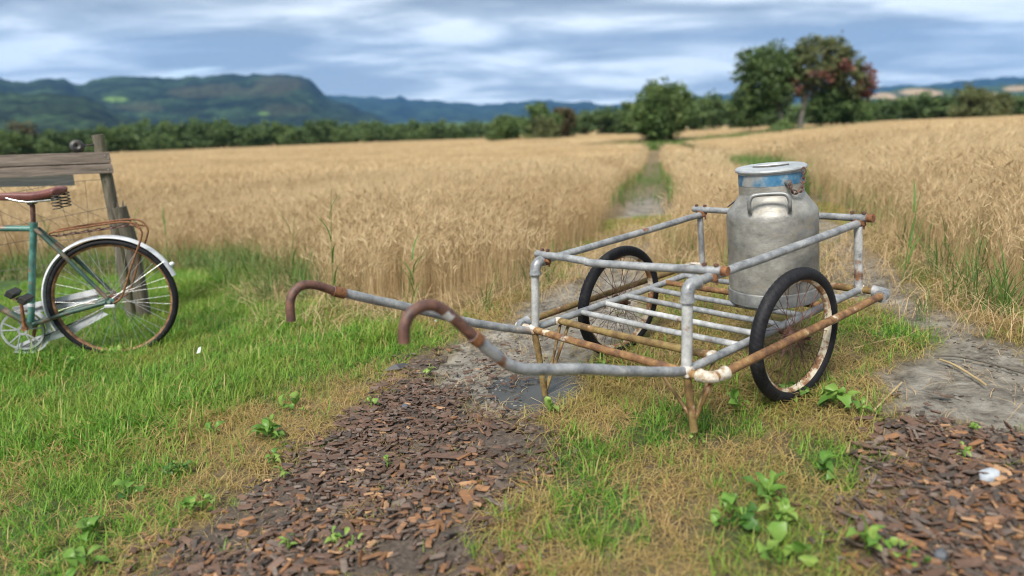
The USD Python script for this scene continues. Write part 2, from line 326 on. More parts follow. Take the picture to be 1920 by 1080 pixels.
leaf_mat("wheat_straw", [(0.0, (0.25, 0.172, 0.09)), (0.35, (0.42, 0.302, 0.163)), (0.7, (0.55, 0.418, 0.24)), (1.0, (0.66, 0.53, 0.335))], trans=0.3, rough=0.6, world_scale=0.22, world_amt=0.7, wcol=(0.36, 0.25, 0.125))
leaf_mat("lawn_blade", [(0.0, (0.04, 0.12, 0.014)), (0.4, (0.105, 0.26, 0.028)), (0.75, (0.20, 0.365, 0.045)), (0.9, (0.33, 0.37, 0.09)), (1.0, (0.46, 0.38, 0.16))], trans=0.4, world_scale=2.2, world_amt=0.65, wcol=(0.24, 0.31, 0.05))
leaf_mat("dry_blade", [(0.0, (0.20, 0.125, 0.05)), (0.35, (0.38, 0.255, 0.10)), (0.7, (0.52, 0.375, 0.165)), (0.85, (0.27, 0.29, 0.07)), (1.0, (0.16, 0.26, 0.04))], trans=0.35, world_scale=2.2, world_amt=0.6, wcol=(0.25, 0.225, 0.055))
leaf_mat("edge_weed", [(0.0, (0.035, 0.09, 0.02)), (0.5, (0.085, 0.175, 0.035)), (1.0, (0.22, 0.28, 0.09))], trans=0.35, world_scale=1.2, world_amt=0.35, wcol=(0.14, 0.15, 0.04))
leaf_mat("dock_leaf", [(0.0, (0.05, 0.13, 0.03)), (0.5, (0.13, 0.27, 0.045)), (1.0, (0.27, 0.38, 0.09))], trans=0.4, rough=0.4, world_scale=9, world_amt=0.4, wcol=(0.15, 0.26, 0.05))
leaf_mat("tree_green", [(0.0, (0.022, 0.045, 0.016)), (0.5, (0.062, 0.11, 0.036)), (1.0, (0.13, 0.19, 0.06))], trans=0.25, world_scale=0.35, world_amt=0.4, wcol=(0.05, 0.075, 0.02))
leaf_mat("tree_mid", [(0.0, (0.03, 0.06, 0.02)), (0.5, (0.08, 0.14, 0.042)), (1.0, (0.15, 0.215, 0.065))], trans=0.25, world_scale=0.35, world_amt=0.4, wcol=(0.085, 0.10, 0.03))
leaf_mat("tree_olive", [(0.0, (0.04, 0.055, 0.022)), (0.5, (0.10, 0.125, 0.048)), (1.0, (0.17, 0.19, 0.075))], trans=0.25, world_scale=0.35, world_amt=0.3, wcol=(0.10, 0.09, 0.035))
leaf_mat("tree_red", [(0.0, (0.09, 0.025, 0.026)), (0.5, (0.17, 0.055, 0.048)), (1.0, (0.18, 0.11, 0.06))], trans=0.25, world_scale=0.5, world_amt=0.3, wcol=(0.09, 0.06, 0.03))
leaf_mat("tree_brown", [(0.0, (0.045, 0.038, 0.02)), (0.5, (0.092, 0.078, 0.038)), (1.0, (0.145, 0.125, 0.058))], trans=0.25, world_scale=0.5, world_amt=0.3, wcol=(0.07, 0.07, 0.03))
mat("puddle_water", {"g": ("geometry", {}), "n": ("noise_texture", {"scale": 14, "detail": 3}), "b": ("bump", {"strength": 0.05, "distance": 0.01}),
                     "p": ("principled_bsdf", {"base_color": (0.055, 0.055, 0.052), "roughness": 0.06, "ior": 1.33})},
    [("g.position", "n.vector"), ("n.fac", "b.height"), ("b.normal", "p.normal")])


def ground_mat(name):
    """Soil, mud, turf and straw by the vertex weights mud / green, broken up by noise."""
    n = {"g": ("geometry", {}), "am": ("attribute", {"attribute": "mud"}), "ag": ("attribute", {"attribute": "green"}), "af": ("attribute", {"attribute": "field"}),
         "n1": ("noise_texture", {"scale": 9, "detail": 9, "roughness": 0.74, "distortion": 0.4}), "n2": ("noise_texture", {"scale": 60, "detail": 6, "roughness": 0.7}), "n3": ("noise_texture", {"scale": 2.2, "detail": 6, "roughness": 0.6}),
         "soil": ("rgb_ramp", {"ramp": [(0.3, (0.05, 0.038, 0.024)), (0.5, (0.13, 0.095, 0.05)), (0.7, (0.24, 0.175, 0.085))]}),
         "mudc": ("rgb_ramp", {"ramp": [(0.34, (0.045, 0.037, 0.028)), (0.43, (0.125, 0.11, 0.09)), (0.53, (0.21, 0.19, 0.16)), (0.66, (0.32, 0.298, 0.26))]}),
         "turf": ("rgb_ramp", {"ramp": [(0.3, (0.018, 0.035, 0.008)), (0.5, (0.04, 0.085, 0.015)), (0.7, (0.08, 0.12, 0.03))]}),
         "fld": ("rgb_ramp", {"ramp": [(0.3, (0.30, 0.20, 0.085)), (0.7, (0.5, 0.36, 0.17))]}),
         "m1": ("mix", {}), "m2": ("mix", {}), "m3": ("mix", {}),
         "r": ("map_range", {"from_min": 0.0, "from_max": 1.0, "to_min": 0.95, "to_max": 0.5}), "rn": ("map_range", {"from_min": 0.35, "from_max": 0.6, "to_min": -0.2, "to_max": 0.25}), "ra": ("math", {"math_type": "add"}),
         "h": ("mix", {"fac": 0.4}), "b": ("bump", {"strength": 1.0, "distance": 0.045}), "p": ("principled_bsdf", {"specular_ior_level": 0.4})}
    l = [("g.position", f"{k}.vector") for k in ("n1", "n2", "n3")] + [("n1.fac", "soil.fac"), ("n1.fac", "mudc.fac"), ("n1.fac", "turf.fac"), ("n2.fac", "fld.fac"),
         ("soil.color", "m1.color1"), ("turf.color", "m1.color2"), ("ag.fac", "m1.fac"), ("m1.color", "m2.color1"), ("mudc.color", "m2.color2"), ("am.fac", "m2.fac"),
         ("m2.color", "m3.color1"), ("fld.color", "m3.color2"), ("af.fac", "m3.fac"),
         ("am.fac", "r.value"), ("n3.fac", "rn.value"), ("r.result", "ra.value1"), ("rn.result", "ra.value2"), ("ra.value", "p.roughness"), ("m3.color", "p.base_color"),
         ("n1.color", "h.color1"), ("n2.color", "h.color2"), ("h.color", "b.height"), ("b.normal", "p.normal")]
    mat(name, n, l)


ground_mat("ground_soil")


def hill_mat(name, forest, heath):
    mat(name, {"g": ("geometry", {}), "at": ("attribute", {"attribute": "meadow"}), "ah": ("attribute", {"attribute": "heath"}),
               "n1": ("noise_texture", {"scale": 0.0065, "detail": 9, "roughness": 0.7}), "n2": ("voronoi_texture", {"scale": 0.035}),
               "c": ("rgb_ramp", {"ramp": [(0.36, tuple(0.3 * v for v in forest)), (0.5, forest), (0.64, tuple(2.8 * v for v in forest))]}),
               "hm": ("mix", {"color2": heath}), "mm": ("mix", {"color2": (0.10, 0.165, 0.04)}), "b": ("bump", {"strength": 1.0, "distance": 14.0}),
               "p": ("principled_bsdf", {"roughness": 0.9, "specular_ior_level": 0.1})},
        [("g.position", "n1.vector"), ("g.position", "n2.vector"), ("n1.fac", "c.fac"), ("c.color", "hm.color1"), ("ah.fac", "hm.fac"), ("hm.color", "mm.color1"), ("at.fac", "mm.fac"),
         ("mm.color", "p.base_color"), ("n2.distance", "b.height"), ("b.normal", "p.normal")])


hill_mat("forest_hill", (0.014, 0.025, 0.010), (0.062, 0.056, 0.026))
hill_mat("tan_hill", (0.028, 0.05, 0.02), (0.34, 0.25, 0.15))

# ------------------------------------------------------------------ terrain
PUD = np.array([0.165, 2.70])


def ground_z(x, y):
    x = np.asarray(x, float); y = np.asarray(y, float)
    r = np.hypot(x, y); k = np.where(r > 240, (240 + 80 * np.tanh((r - 240) / 80)) / np.maximum(r, 1e-9), 1.0)
    sx = np.where(x > 0, 2.5, 4.0)
    z = (0.0217 * x - 0.0192 * y) * k + 0.075 * sx * np.tanh(x / sx) * np.exp(-(r / 300) ** 2) + 0.136 * np.tanh(np.maximum(y, -4) / 4)
    az = x / np.maximum(np.abs(y), 0.5)                  # a shallow dip runs out along the wheel tracks
    z = z - np.exp(-((az - 0.19) / 0.24) ** 2) * (y > 0) * (0.85 * smoothstep(6, 28, r) - 0.35 * smoothstep(46, 78, r))
    return z + 0.002


def relief(x, y):
    """Small lumps of the near ground."""
    near = np.exp(-(np.hypot(x, y) / 14.0) ** 2)
    z = near * (0.05 * (fbm2(x, y, 1.3, 3, 5) - 0.5) + 0.03 * (fbm2(x, y, 6.0, 4, 9) - 0.5) + 0.016 * (fbm2(x, y, 15.0, 3, 19) - 0.5))
    d = np.hypot(np.asarray(x) - PUD[0], np.asarray(y) - PUD[1])
    level = float(ground_z(*PUD)) + 0.55 * z              # a shallow basin with a level rim
    w = smoothstep(0.46, 0.26, d)
    return z * (1 - w) + w * (level - ground_z(x, y)) - 0.016 * np.exp(-(d / 0.16) ** 2)


def gz(x, y):
    return ground_z(x, y) + relief(x, y)


def ray(px, py):
    return C2W @ np.array([(px - 960) / F, (py - 540) / F, 1.0])


def at(px, py):
    """The ground point seen in that direction."""
    d = ray(px, py); t = np.geomspace(0.6, 900, 4000)
    z = EYE + d[2] * t - ground_z(d[0] * t, d[1] * t)
    i = int(np.argmax(z < 0)) if (z < 0).any() else len(t) - 1
    return np.array([d[0] * t[i], d[1] * t[i]])


def poly(*pts):
    return np.array([at(*p) for p in pts])


def sdist(x, y, P):
    """Signed distance to the polygon (positive inside)."""
    x = np.asarray(x, float); y = np.asarray(y, float)
    d = np.full(x.shape, 1e9); inside = np.zeros(x.shape, bool)
    for (ax, ay), (bx, by) in zip(P, np.roll(P, -1, 0)):
        ex, ey = bx - ax, by - ay
        t = np.clip(((x - ax) * ex + (y - ay) * ey) / (ex * ex + ey * ey + 1e-12), 0, 1)
        d = np.minimum(d, (x - ax - t * ex) ** 2 + (y - ay - t * ey) ** 2)
        c = ((ay > y) != (by > y)) & (x < ex * (y - ay) / (by - ay + 1e-12) + ax)
        inside ^= c
    return np.where(inside, 1, -1) * np.sqrt(d)


def line_dist(x, y, P):
    x = np.asarray(x, float); y = np.asarray(y, float); d = np.full(x.shape, 1e9)
    for (ax, ay), (bx, by) in zip(P[:-1], P[1:]):
        ex, ey = bx - ax, by - ay
        t = np.clip(((x - ax) * ex + (y - ay) * ey) / (ex * ex + ey * ey + 1e-12), 0, 1)
        d = np.minimum(d, (x - ax - t * ex) ** 2 + (y - ay - t * ey) ** 2)
    return np.sqrt(d)


FRONT = np.vstack([[[-60, 9.0], [-12, 6.6]], poly((-120, 522), (0, 515), (250, 508), (430, 500), (520, 545), (590, 582), (700, 600), (860, 585), (960, 560), (1010, 540), (1080, 514), (1150, 480), (1192, 440), (1224, 445), (1226, 497), (1300, 503), (1400, 513), (1545, 530),
                   (1555, 470), (1640, 440), (1668, 485), (1720, 515), (1800, 545), (1880, 590), (1960, 640)), [[4.2, 2.4], [40, -2], [40, -40], [-60, -40]]])
TRAM_L = np.vstack([poly((1120, 510), (1192, 450), (1207, 400), (1216, 350), (1224, 310), (1226, 292)), [at(1226, 292) * 1.6]])
TRAM_R = np.vstack([poly((1640, 545), (1585, 480), (1480, 385), (1385, 333), (1330, 307), (1288, 288), (1255, 276))])
MUD = [poly((860, 640), (960, 600), (1000, 556), (1090, 515), (1180, 460), (1235, 440), (1225, 500), (1200, 560), (1110, 640), (1110, 700), (1080, 745), (960, 790), (860, 770), (800, 700)),
       poly((1560, 440), (1600, 440), (1650, 510), (1720, 560), (1800, 600), (1940, 660), (1990, 830), (1860, 815), (1700, 775), (1650, 705), (1770, 650), (1700, 595), (1570, 540)),
       poly((1000, 620), (1180, 560), (1230, 620), (1100, 700), (1020, 720))]
BARK = [poly((770, 670), (880, 655), (985, 690), (975, 745), (905, 775), (1010, 800), (1020, 850), (960, 930), (900, 1000), (880, 1120), (200, 1120), (290, 1030), (400, 955), (555, 850), (680, 775), (745, 705)),
        poly((1660, 800), (1740, 768), (1800, 800), (2050, 820), (2150, 1130), (1700, 1130), (1630, 1060), (1590, 980), (1680, 905), (1640, 850))]
LAWN = np.vstack([poly((-700, 520), (0, 512), (250, 510), (430, 505), (520, 548), (600, 590), (740, 615), (770, 640), (700, 680), (600, 715), (540, 740), (450, 765), (330, 790), (250, 850), (120, 890), (0, 900), (-300, 900)), [[-9, 1.5]]])
GREEN_SPOTS = [(at(*p), r) for p, r in (((1080, 850), 0.13), ((1095, 940), 0.12), ((1230, 800), 0.14), ((1690, 625), 0.24), ((1610, 620), 0.16), ((700, 640), 0.2), ((1470, 1000), 0.16), ((1130, 990), 0.1), ((1330, 790), 0.14), ((660, 690), 0.14), ((50, 960), 0.3), ((140, 1050), 0.2), ((260, 900), 0.16), ((1560, 870), 0.12), ((560, 700), 0.2))]


def warp(x, y, a=0.12, s=5.0):
    return a * (fbm2(x, y, s, 4, 21) - 0.5) * 2


def in_wheat(x, y):
    d = -sdist(x, y, FRONT)
    d = np.minimum(d, line_dist(x, y, TRAM_L) - np.interp(y, (9, 13), (0.34, 0.5)))
    d = np.minimum(d, line_dist(x, y, TRAM_R) - np.interp(y, (5, 9), (0.26, 0.40)))
    return d                                             # metres inside the crop


def mud_w(x, y):
    w = np.zeros(np.shape(x))
    for P in MUD:
        w = np.maximum(w, smoothstep(-0.07, 0.08, sdist(x, y, P) + warp(x, y, 0.13, 4)))
    for L in (TRAM_L, TRAM_R):
        w = np.maximum(w, 0.9 * smoothstep(0.3, 0.12, line_dist(x, y, L)) * smoothstep(0.3, 0.5, fbm2(x, y, 0.9, 3, 4)) * np.interp(y, (8, 12), (1.0, 0.25)))
    return w


def bark_w(x, y):
    w = np.zeros(np.shape(x))
    for P in BARK:
        w = np.maximum(w, smoothstep(-0.13, 0.15, sdist(x, y, P) + warp(x, y, 0.2, 5)))
    return w


def green_w(x, y):
    w = smoothstep(-0.30, 0.32, sdist(x, y, LAWN) + warp(x, y, 0.42, 2.6))
    for c, r in GREEN_SPOTS:
        w = np.maximum(w, 0.75 * smoothstep(1.45, 0.35, np.hypot(x - c[0], (y - c[1]) * 0.8) / r + warp(x, y, 0.75, 6)))
    return w


def axis_grid(lo, hi, step, far):
    a = list(np.arange(lo, hi + 1e-9, step)); s, v = step, a[-1]
    while v < far:
        s *= 1.16; v += s; a.append(v)
    s, v = step, a[0]
    while v > -far:
        s *= 1.16; v -= s; a.insert(0, v)
    return np.array(a)


gx, gy = axis_grid(-3.6, 3.2, 0.028, 11500), axis_grid(1.2, 6.2, 0.028, 11500)
GX, GY = np.meshgrid(gx, gy)
GZ = gz(GX, GY)
nx, ny = len(gx), len(gy)
i, j = np.meshgrid(np.arange(ny - 1), np.arange(nx - 1), indexing="ij")
quads = np.stack([i * nx + j, i * nx + j + 1, (i + 1) * nx + j + 1, (i + 1) * nx + j], -1).reshape(-1, 4)
_near = np.hypot(GX, GY) < 60
wm, wg, wf = np.zeros(GX.shape), np.zeros(GX.shape), np.zeros(GX.shape)
wm[_near] = mud_w(GX[_near], GY[_near]); wg[_near] = green_w(GX[_near], GY[_near]); wf[_near] = smoothstep(0.0, 0.5, in_wheat(GX[_near], GY[_near])) * 0.6
_far = ~_near
_R = np.hypot(GX, GY)
wf[_far] = np.where(_R[_far] < 420, 0.9, 0.0); wg[_far] = np.where(_R[_far] < 420, 0.0, 1.0)
GZ = GZ - 0.012 * wm * _near - 0.35 * (_R > 60) * 0
ground = obj("ground", (np.stack([GX, GY, GZ], -1).reshape(-1, 3), quads), "ground_soil", smooth=True)
tag(ground, kind="structure")
for nm, w in (("mud", wm), ("green", wg), ("field", wf)):
    UsdGeom.PrimvarsAPI(ground).CreatePrimvar(nm, T.FloatArray, "vertex").Set(Vt.FloatArray.FromNumpy(w.ravel().astype(np.float32)))
zp = float(ground_z(*PUD)) - 0.012 + 0.000
_a = np.linspace(0, 2 * np.pi, 40, endpoint=False)
pv = np.vstack([[0, 0, 0]] + [np.stack([0.27 * np.cos(_a), 0.24 * np.sin(_a), 0 * _a], 1)]) + [*PUD, zp]
_k = np.arange(40)
tag(obj("puddle", (pv, np.stack([0 * _k, 1 + _k, 1 + (_k + 1) % 40], 1)), "puddle_water"), kind="structure")

# ------------------------------------------------------------------ hills
def hill(name, ridge, d0, d1, base_z, material, meadows=(), heaths=(), seed=0, rows=40, power=0.8, rough=0.10, step=8):
    """A ridge whose skyline runs through the given directions at d1 metres, sloping down to d0."""
    ridge = np.array(ridge, float)
    xs = np.arange(ridge[0, 0], ridge[-1, 0] + 1, step)
    ys = np.interp(xs, ridge[:, 0], ridge[:, 1])
    D = np.array([ray(a, b) for a, b in zip(xs, ys)]); D /= np.hypot(D[:, 0], D[:, 1])[:, None]
    zc = EYE + D[:, 2] * d1 + 0.018 * d1 * 0.35 * (fbm(np.stack([xs * 0.05, 0 * xs, 0 * xs], 1), 4, seed) - 0.5)
    V, M, Hh = [], [], []
    ts = np.concatenate([np.linspace(0, 1, rows), [1.25, 1.6]])
    for t in ts:
        d = d0 + (d1 - d0) * t
        f = t ** power if t <= 1 else 1 - (t - 1) * 1.4
        nz = fbm(np.stack([xs * 0.018, np.full(len(xs), t * 4.0), 0 * xs], 1), 5, seed + 3) - 0.5
        z = base_z + (zc - base_z) * np.clip(f + nz * rough * 4 * t * max(0, 1 - t), -0.05, 1.05)
        V.append(np.stack([D[:, 0] * d, D[:, 1] * d, z], 1))
        # pixel rows of this row, to place fields on the slope
        pc = np.stack([D[:, 0] * d, D[:, 1] * d, z - EYE], 1) @ C2W
        py = 540 + F * pc[:, 1] / pc[:, 2]; m = np.zeros(len(xs)); h = np.zeros(len(xs))
        for (a, b, ra, rb) in meadows:
            m = np.maximum(m, smoothstep(1.2, 0.8, np.hypot((xs - a) / ra, (py - b) / rb)))
        for (a, b, ra, rb, amt) in heaths:
            q = np.hypot((xs - a) / ra, (py - b) / rb) + 1.2 * (fbm(np.stack([xs * 0.03, np.full(len(xs), t * 9.0), 0 * xs], 1), 4, seed + 8) - 0.5)
            h = np.maximum(h, amt * smoothstep(1.2, 0.7, q))
        M.append(m); Hh.append(h)
    n, k = len(xs), len(ts)
    i, j = np.meshgrid(np.arange(k - 1), np.arange(n - 1), indexing="ij")
    q = np.stack([i * n + j, i * n + j + 1, (i + 1) * n + j + 1, (i + 1) * n + j], -1).reshape(-1, 4)
    o = obj(name, (np.vstack(V), q), material, smooth=True); tag(o, kind="structure")
    for nm, w in (("meadow", M), ("heath", Hh)):
        UsdGeom.PrimvarsAPI(o).CreatePrimvar(nm, T.FloatArray, "vertex").Set(Vt.FloatArray.FromNumpy(np.concatenate(w).astype(np.float32)))


hill("hill", [(-500, 120), (-200, 128), (0, 143), (25, 152), (60, 153), (95, 147), (110, 148), (150, 157), (170, 150), (200, 146), (250, 143), (330, 146), (430, 140), (520, 139), (563, 141), (590, 157), (612, 180), (630, 188), (660, 198), (700, 214), (740, 232), (800, 250)],
     2500, 4300, -30, "forest_hill", meadows=[(212, 186, 24, 5), (487, 213, 11, 2.5)], heaths=[(400, 170, 80, 13, 0.5), (520, 160, 55, 20, 0.5), (250, 200, 45, 10, 0.45), (530, 205, 45, 12, 0.3)], seed=3, rows=60, rough=0.16, step=5)
hill("hill_slope", [(-500, 165), (-100, 172), (0, 173), (90, 176), (150, 182), (190, 195), (230, 217), (275, 238), (320, 252)], 1500, 2300, -30, "forest_hill", seed=12, rough=0.12, step=5)
hill("far_ridge", [(420, 185), (560, 180), (612, 177), (640, 181), (690, 183), (740, 182), (750, 177), (765, 185), (830, 192), (870, 194), (900, 196), (940, 192), (980, 191), (1030, 188), (1060, 194), (1100, 192), (1130, 195), (1180, 198), (1260, 186), (1340, 178), (1400, 178), (1500, 176), (1600, 172)], 5500, 8200, -30, "forest_hill", seed=21, step=5)
hill("far_ridge", [(1480, 180), (1600, 168), (1680, 160), (1760, 157), (1820, 150), (1920, 143), (2100, 140), (2500, 150)], 6500, 9000, -30, "forest_hill", seed=31, step=6)
hill("field_hill", [(1560, 196), (1620, 180), (1660, 170), (1700, 163), (1730, 160), (1780, 168), (1840, 164), (1900, 156), (1960, 150), (2200, 140), (2500, 150)], 2600, 4200, -20, "tan_hill",
     heaths=[(1655, 180, 25, 6, 1.0), (1730, 174, 40, 7, 1.0), (1700, 186, 30, 5, 0.9), (1850, 180, 26, 7, 0.9), (1905, 166, 22, 6, 0.9), (1800, 190, 40, 5, 0.9)], seed=41, step=5, rough=0.05)

# ------------------------------------------------------------------ trees
def leaves(centres, size, jitter=0.35):
    n = len(centres)
    a = rng.normal(size=(n, 3)); a /= np.linalg.norm(a, axis=1, keepdims=True)
    b = np.cross(a, rng.normal(size=(n, 3))); b /= np.linalg.norm(b, axis=1, keepdims=True)
    s = size * (1 + jitter * rng.uniform(-1, 1, (n, 1)))
    V = np.stack([centres - a * s * 0.7, centres + b * s * 0.42, centres + a * s * 0.7, centres - b * s * 0.42], 1).reshape(-1, 3)
    k = np.arange(n)[:, None] * 4
    return V, np.vstack([k + [0, 1, 2], k + [0, 2, 3]])


def crown_mesh(lobes, n, size, seed=0):
    """Leaf-sized faces through the outer part of each lobe (centre, radii); returns mesh, tint."""
    w = np.array([np.prod(r) ** (2 / 3) for c, r in lobes]); w = w / w.sum()
    P, tn, per = [], [], 26
    for (c, r), k in zip(lobes, np.maximum((w * n / per).astype(int), 2)):
        d = rng.normal(size=(k, 3)); d /= np.linalg.norm(d, axis=1, keepdims=True)
        rad = 1 - 0.55 * rng.uniform(0, 1, k) ** 1.6
        lump = 0.70 + 0.6 * fbm(d * 2.2 + np.asarray(c) * 1.7, 3, seed)
        p = np.asarray(c) + d * np.asarray(r) * (rad * lump)[:, None]
        q = np.repeat(p, per, 0) + rng.normal(size=(k * per, 3)) * size * [1.15, 1.15, 0.85]
        P.append(q); tn.append(np.clip(np.repeat(0.5 + 0.8 * (fbm(p * 0.9, 3, seed + 5) - 0.5) + 0.22 * rng.normal(size=k), per) + 0.14 * rng.normal(size=k * per), 0, 1))
    P, tn = np.vstack(P), np.concatenate(tn)
    V, f = leaves(P, size)
    return (V, f), np.repeat(tn, 4)


def lobes_for(h, w, low, n, seed, droop=0.0):
    r = np.random.default_rng(seed); out = [((0, 0, h * (0.5 + low / 2)), (w * 0.40, w * 0.40, h * (1 - low) * 0.44))]
    for k in range(n):
        a, zz = r.uniform(0, 2 * np.pi), r.uniform(0.05, 0.95)
        z = h * (low + (1 - low) * zz); prof = math.sin(math.pi * min(max(zz * 0.86 + 0.12, 0), 1)) ** 0.7
        rr = w / 2 * prof * r.uniform(0.45, 0.85); s = w * r.uniform(0.16, 0.25)
        out.append(((rr * math.cos(a), rr * math.sin(a), z - droop * rr), (s, s, s * r.uniform(0.8, 1.2) * (1 + droop))))
    return out


def ball_lobes(c, r, n, seed):
    """A rounded crown: one big lobe with smaller ones all over its surface."""
    g = np.random.default_rng(seed); c, r = np.asarray(c, float), np.asarray(r, float); out = [(tuple(c), tuple(r * 0.82))]
    for k in range(n):
        z = 1 - 2 * (k + 0.5) / n; a = k * 2.4 + g.uniform(-0.4, 0.4); q = math.sqrt(1 - z * z)
        s = g.uniform(0.24, 0.38) * r.mean()
        out.append((tuple(c + r * 0.74 * np.array([q * math.cos(a), q * math.sin(a), z]) * g.uniform(0.85, 1.08)), (s, s, s)))
    return out


def trunk_mesh(h, r, lobes, nlimb=5, fork=0.3, lean=0.0, sides=7):
    top = np.array([lean, 0, h * 0.7])
    parts = [tube(catmull([(0, 0, -0.3), (lean * 0.2, 0.02, h * 0.25), tuple(top * [0.7, 1, 0.75]), tuple(top)], 4), np.linspace(r, r * 0.3, 13), sides)]
    for c, rr in lobes[1:1 + nlimb]:
        s = np.array([lean * fork * 0.5, 0, h * fork]); e = np.asarray(c, float)
        parts.append(tube(catmull([s, (s * 0.5 + e * 0.5) + [0, 0, -0.05 * h], e], 4), np.linspace(r * 0.5, r * 0.12, 9), 5))
    return join(*parts)


def tree(name, label, cat, loc, h, w, low, nleaf, size, look, bark="dark_bark", seed=0, nlobe=12, group=None, trunk_r=None, extra=None, lean=0.0, squash=1.0, rotz=0.0, droop=0.0, nlimb=5, lobes=None):
    t = thing(name, label, cat, loc=loc, rotz=rotz, group=group)
    L = lobes or lobes_for(h, w, low, nlobe, seed, droop)
    obj("trunk", trunk_mesh(h, trunk_r or h * 0.022, L, nlimb, lean=lean), bark, t)
    cm, tn = crown_mesh(L, nleaf, size, seed)
    obj("crown", cm, look, t, tint=tn)
    if extra:
        for nm, lk, ls, n in extra:
            cm, tn = crown_mesh(ls, n, size, seed + 9)
            obj(nm, cm, lk, t, tint=tn)
    return t


def stand(px, py, dist=None):
    """Foot of a tree seen at that point of the ground."""
    p = at(px, py)
    if dist is not None:
        d = ray(px, py); p = d[:2] / math.hypot(d[0], d[1]) * dist
    return np.array([p[0], p[1], float(ground_z(*p)) - 0.05]), math.hypot(*p)


def tall(px, base_y, top_y, dist):
    """Height of a thing at that distance whose top is seen at top_y."""
    d = ray(px, top_y); t = dist / math.hypot(d[0], d[1])
    p, _ = stand(px, base_y, dist)
    return EYE + d[2] * t - p[2]


T1, D1 = stand(1238, 266, 62)
h1 = tall(1238, 266, 146, 62); w1 = 62 / F * 118
tree("round_tree", "round dense green tree standing alone at the end of the wheel track", "tree", T1, h1, w1, 0, 17000, 0.17, "tree_mid", seed=2, trunk_r=0.12,
     lobes=ball_lobes((0, 0, h1 * 0.5), (w1 * 0.47, w1 * 0.47, h1 * 0.47), 30, 2))
T2, D2 = stand(1466, 246, 74)
hh = tall(1466, 246, 73, 74)
tree("leaning_tree", "tall grey-green tree with pale forked trunk left of the red-leaved tree", "tree", T2, hh, 6, 0, 15000, 0.2, "tree_green", "pale_bark", seed=5, trunk_r=0.22, lean=-1.3, nlimb=7,
     lobes=ball_lobes((-1.9, 0, hh * 0.60), (3.0, 2.6, hh * 0.39), 24, 5) + ball_lobes((-3.4, 0.2, hh * 0.28), (1.8, 1.8, hh * 0.22), 10, 6))
T3, D3 = stand(1545, 244, 76)
h3 = tall(1545, 244, 60, 76)
tree("red_leaved_tree", "broad olive tree with red autumn leaves on its right side", "tree", T3 + [-2.2, 0.5, 0], h3, 8.6, 0, 15000, 0.2, "tree_olive", "pale_bark", seed=8, trunk_r=0.28, lean=1.2, nlimb=8,
     lobes=ball_lobes((1.4, 0, h3 * 0.67), (3.7, 3.0, h3 * 0.31), 28, 8) + ball_lobes((4.6, 0, h3 * 0.50), (1.9, 1.8, h3 * 0.23), 10, 9) + ball_lobes((-1.2, 0.4, h3 * 0.46), (1.5, 1.5, h3 * 0.17), 8, 10),
     extra=[("red_foliage", "tree_red", [((5.6, -0.9, h3 * 0.52), (1.2, 1.0, 1.5)), ((5.9, 0.1, h3 * 0.42), (0.8, 0.9, 1.1)), ((0.9, -2.6, h3 * 0.58), (1.3, 0.5, 0.5)), ((2.6, -2.8, h3 * 0.64), (1.0, 0.5, 0.5)), ((-1.6, -1.6, h3 * 0.45), (0.7, 0.6, 1.0))], 1700),
            ("dark_foliage", "tree_green", ball_lobes((2.6, -0.3, h3 * 0.28), (2.3, 1.8, h3 * 0.22), 10, 31) + ball_lobes((4.6, 0.2, h3 * 0.26), (1.3, 1.4, h3 * 0.2), 6, 32), 6500)])
for (px, by, ty, d, wpx, look, lab, sd) in (
        (948, 266, 211, 90, 62, "tree_mid", "low round green bush, leftmost of the field-edge clump", 11), (1012, 270, 196, 84, 72, "tree_mid", "tall green bush in the middle of the field-edge clump", 12),
        (1056, 262, 197, 92, 48, "tree_brown", "brownish bush at the right end of the field-edge clump", 13), (1022, 274, 222, 80, 50, "tree_olive", "paler low bush in front of the field-edge clump", 14),
        (1820, 221, 167, 105, 60, "tree_olive", "larger of two round bushes far out in the right wheat field", 15), (1868, 219, 180, 108, 42, "tree_olive", "smaller of two round bushes far out in the right wheat field", 16),
        (1468, 256, 236, 66, 44, "tree_mid", "low green shrub at the foot of the pale forked trunk", 17), (1616, 226, 190, 100, 52, "tree_mid", "pale green shrub right of the red-leaved tree", 18),
        (1178, 236, 186, 120, 40, "tree_green", "dark bush just left of the round tree", 19)):
    p, _ = stand(px, by, d)
    tree("field_bush", lab, "bush", p, tall(px, by, ty, d), wpx * d / F, 0.0, 6000, 0.2, look, seed=sd, nlobe=10, trunk_r=0.08)
# the belts: three kinds of tree built once each, then copied by reference
KINDS = []
for k, (h, w, look, sd, nm, lab, grp) in enumerate((
        (9.0, 8.0, "tree_green", 51, "belt_tree", "dark green rounded tree in the long belt below the left hills", "dark trees in the left belt"),
        (8.0, 7.5, "tree_mid", 52, "belt_tree", "mid green leafy tree in the long belt below the left hills", "mid green trees in the left belt"),
        (9.5, 7.0, "tree_green", 53, "belt_tree", "dark green tree in the wood right of the round tree", "dark trees in the right wood"),
        (6.5, 8.0, "tree_mid", 54, "belt_bush", "light green bushy shrub along the front of the left belt", "light bushes before the left belt"))):
    KINDS.append((h, w, look, sd, nm, lab, grp))
_first = {}


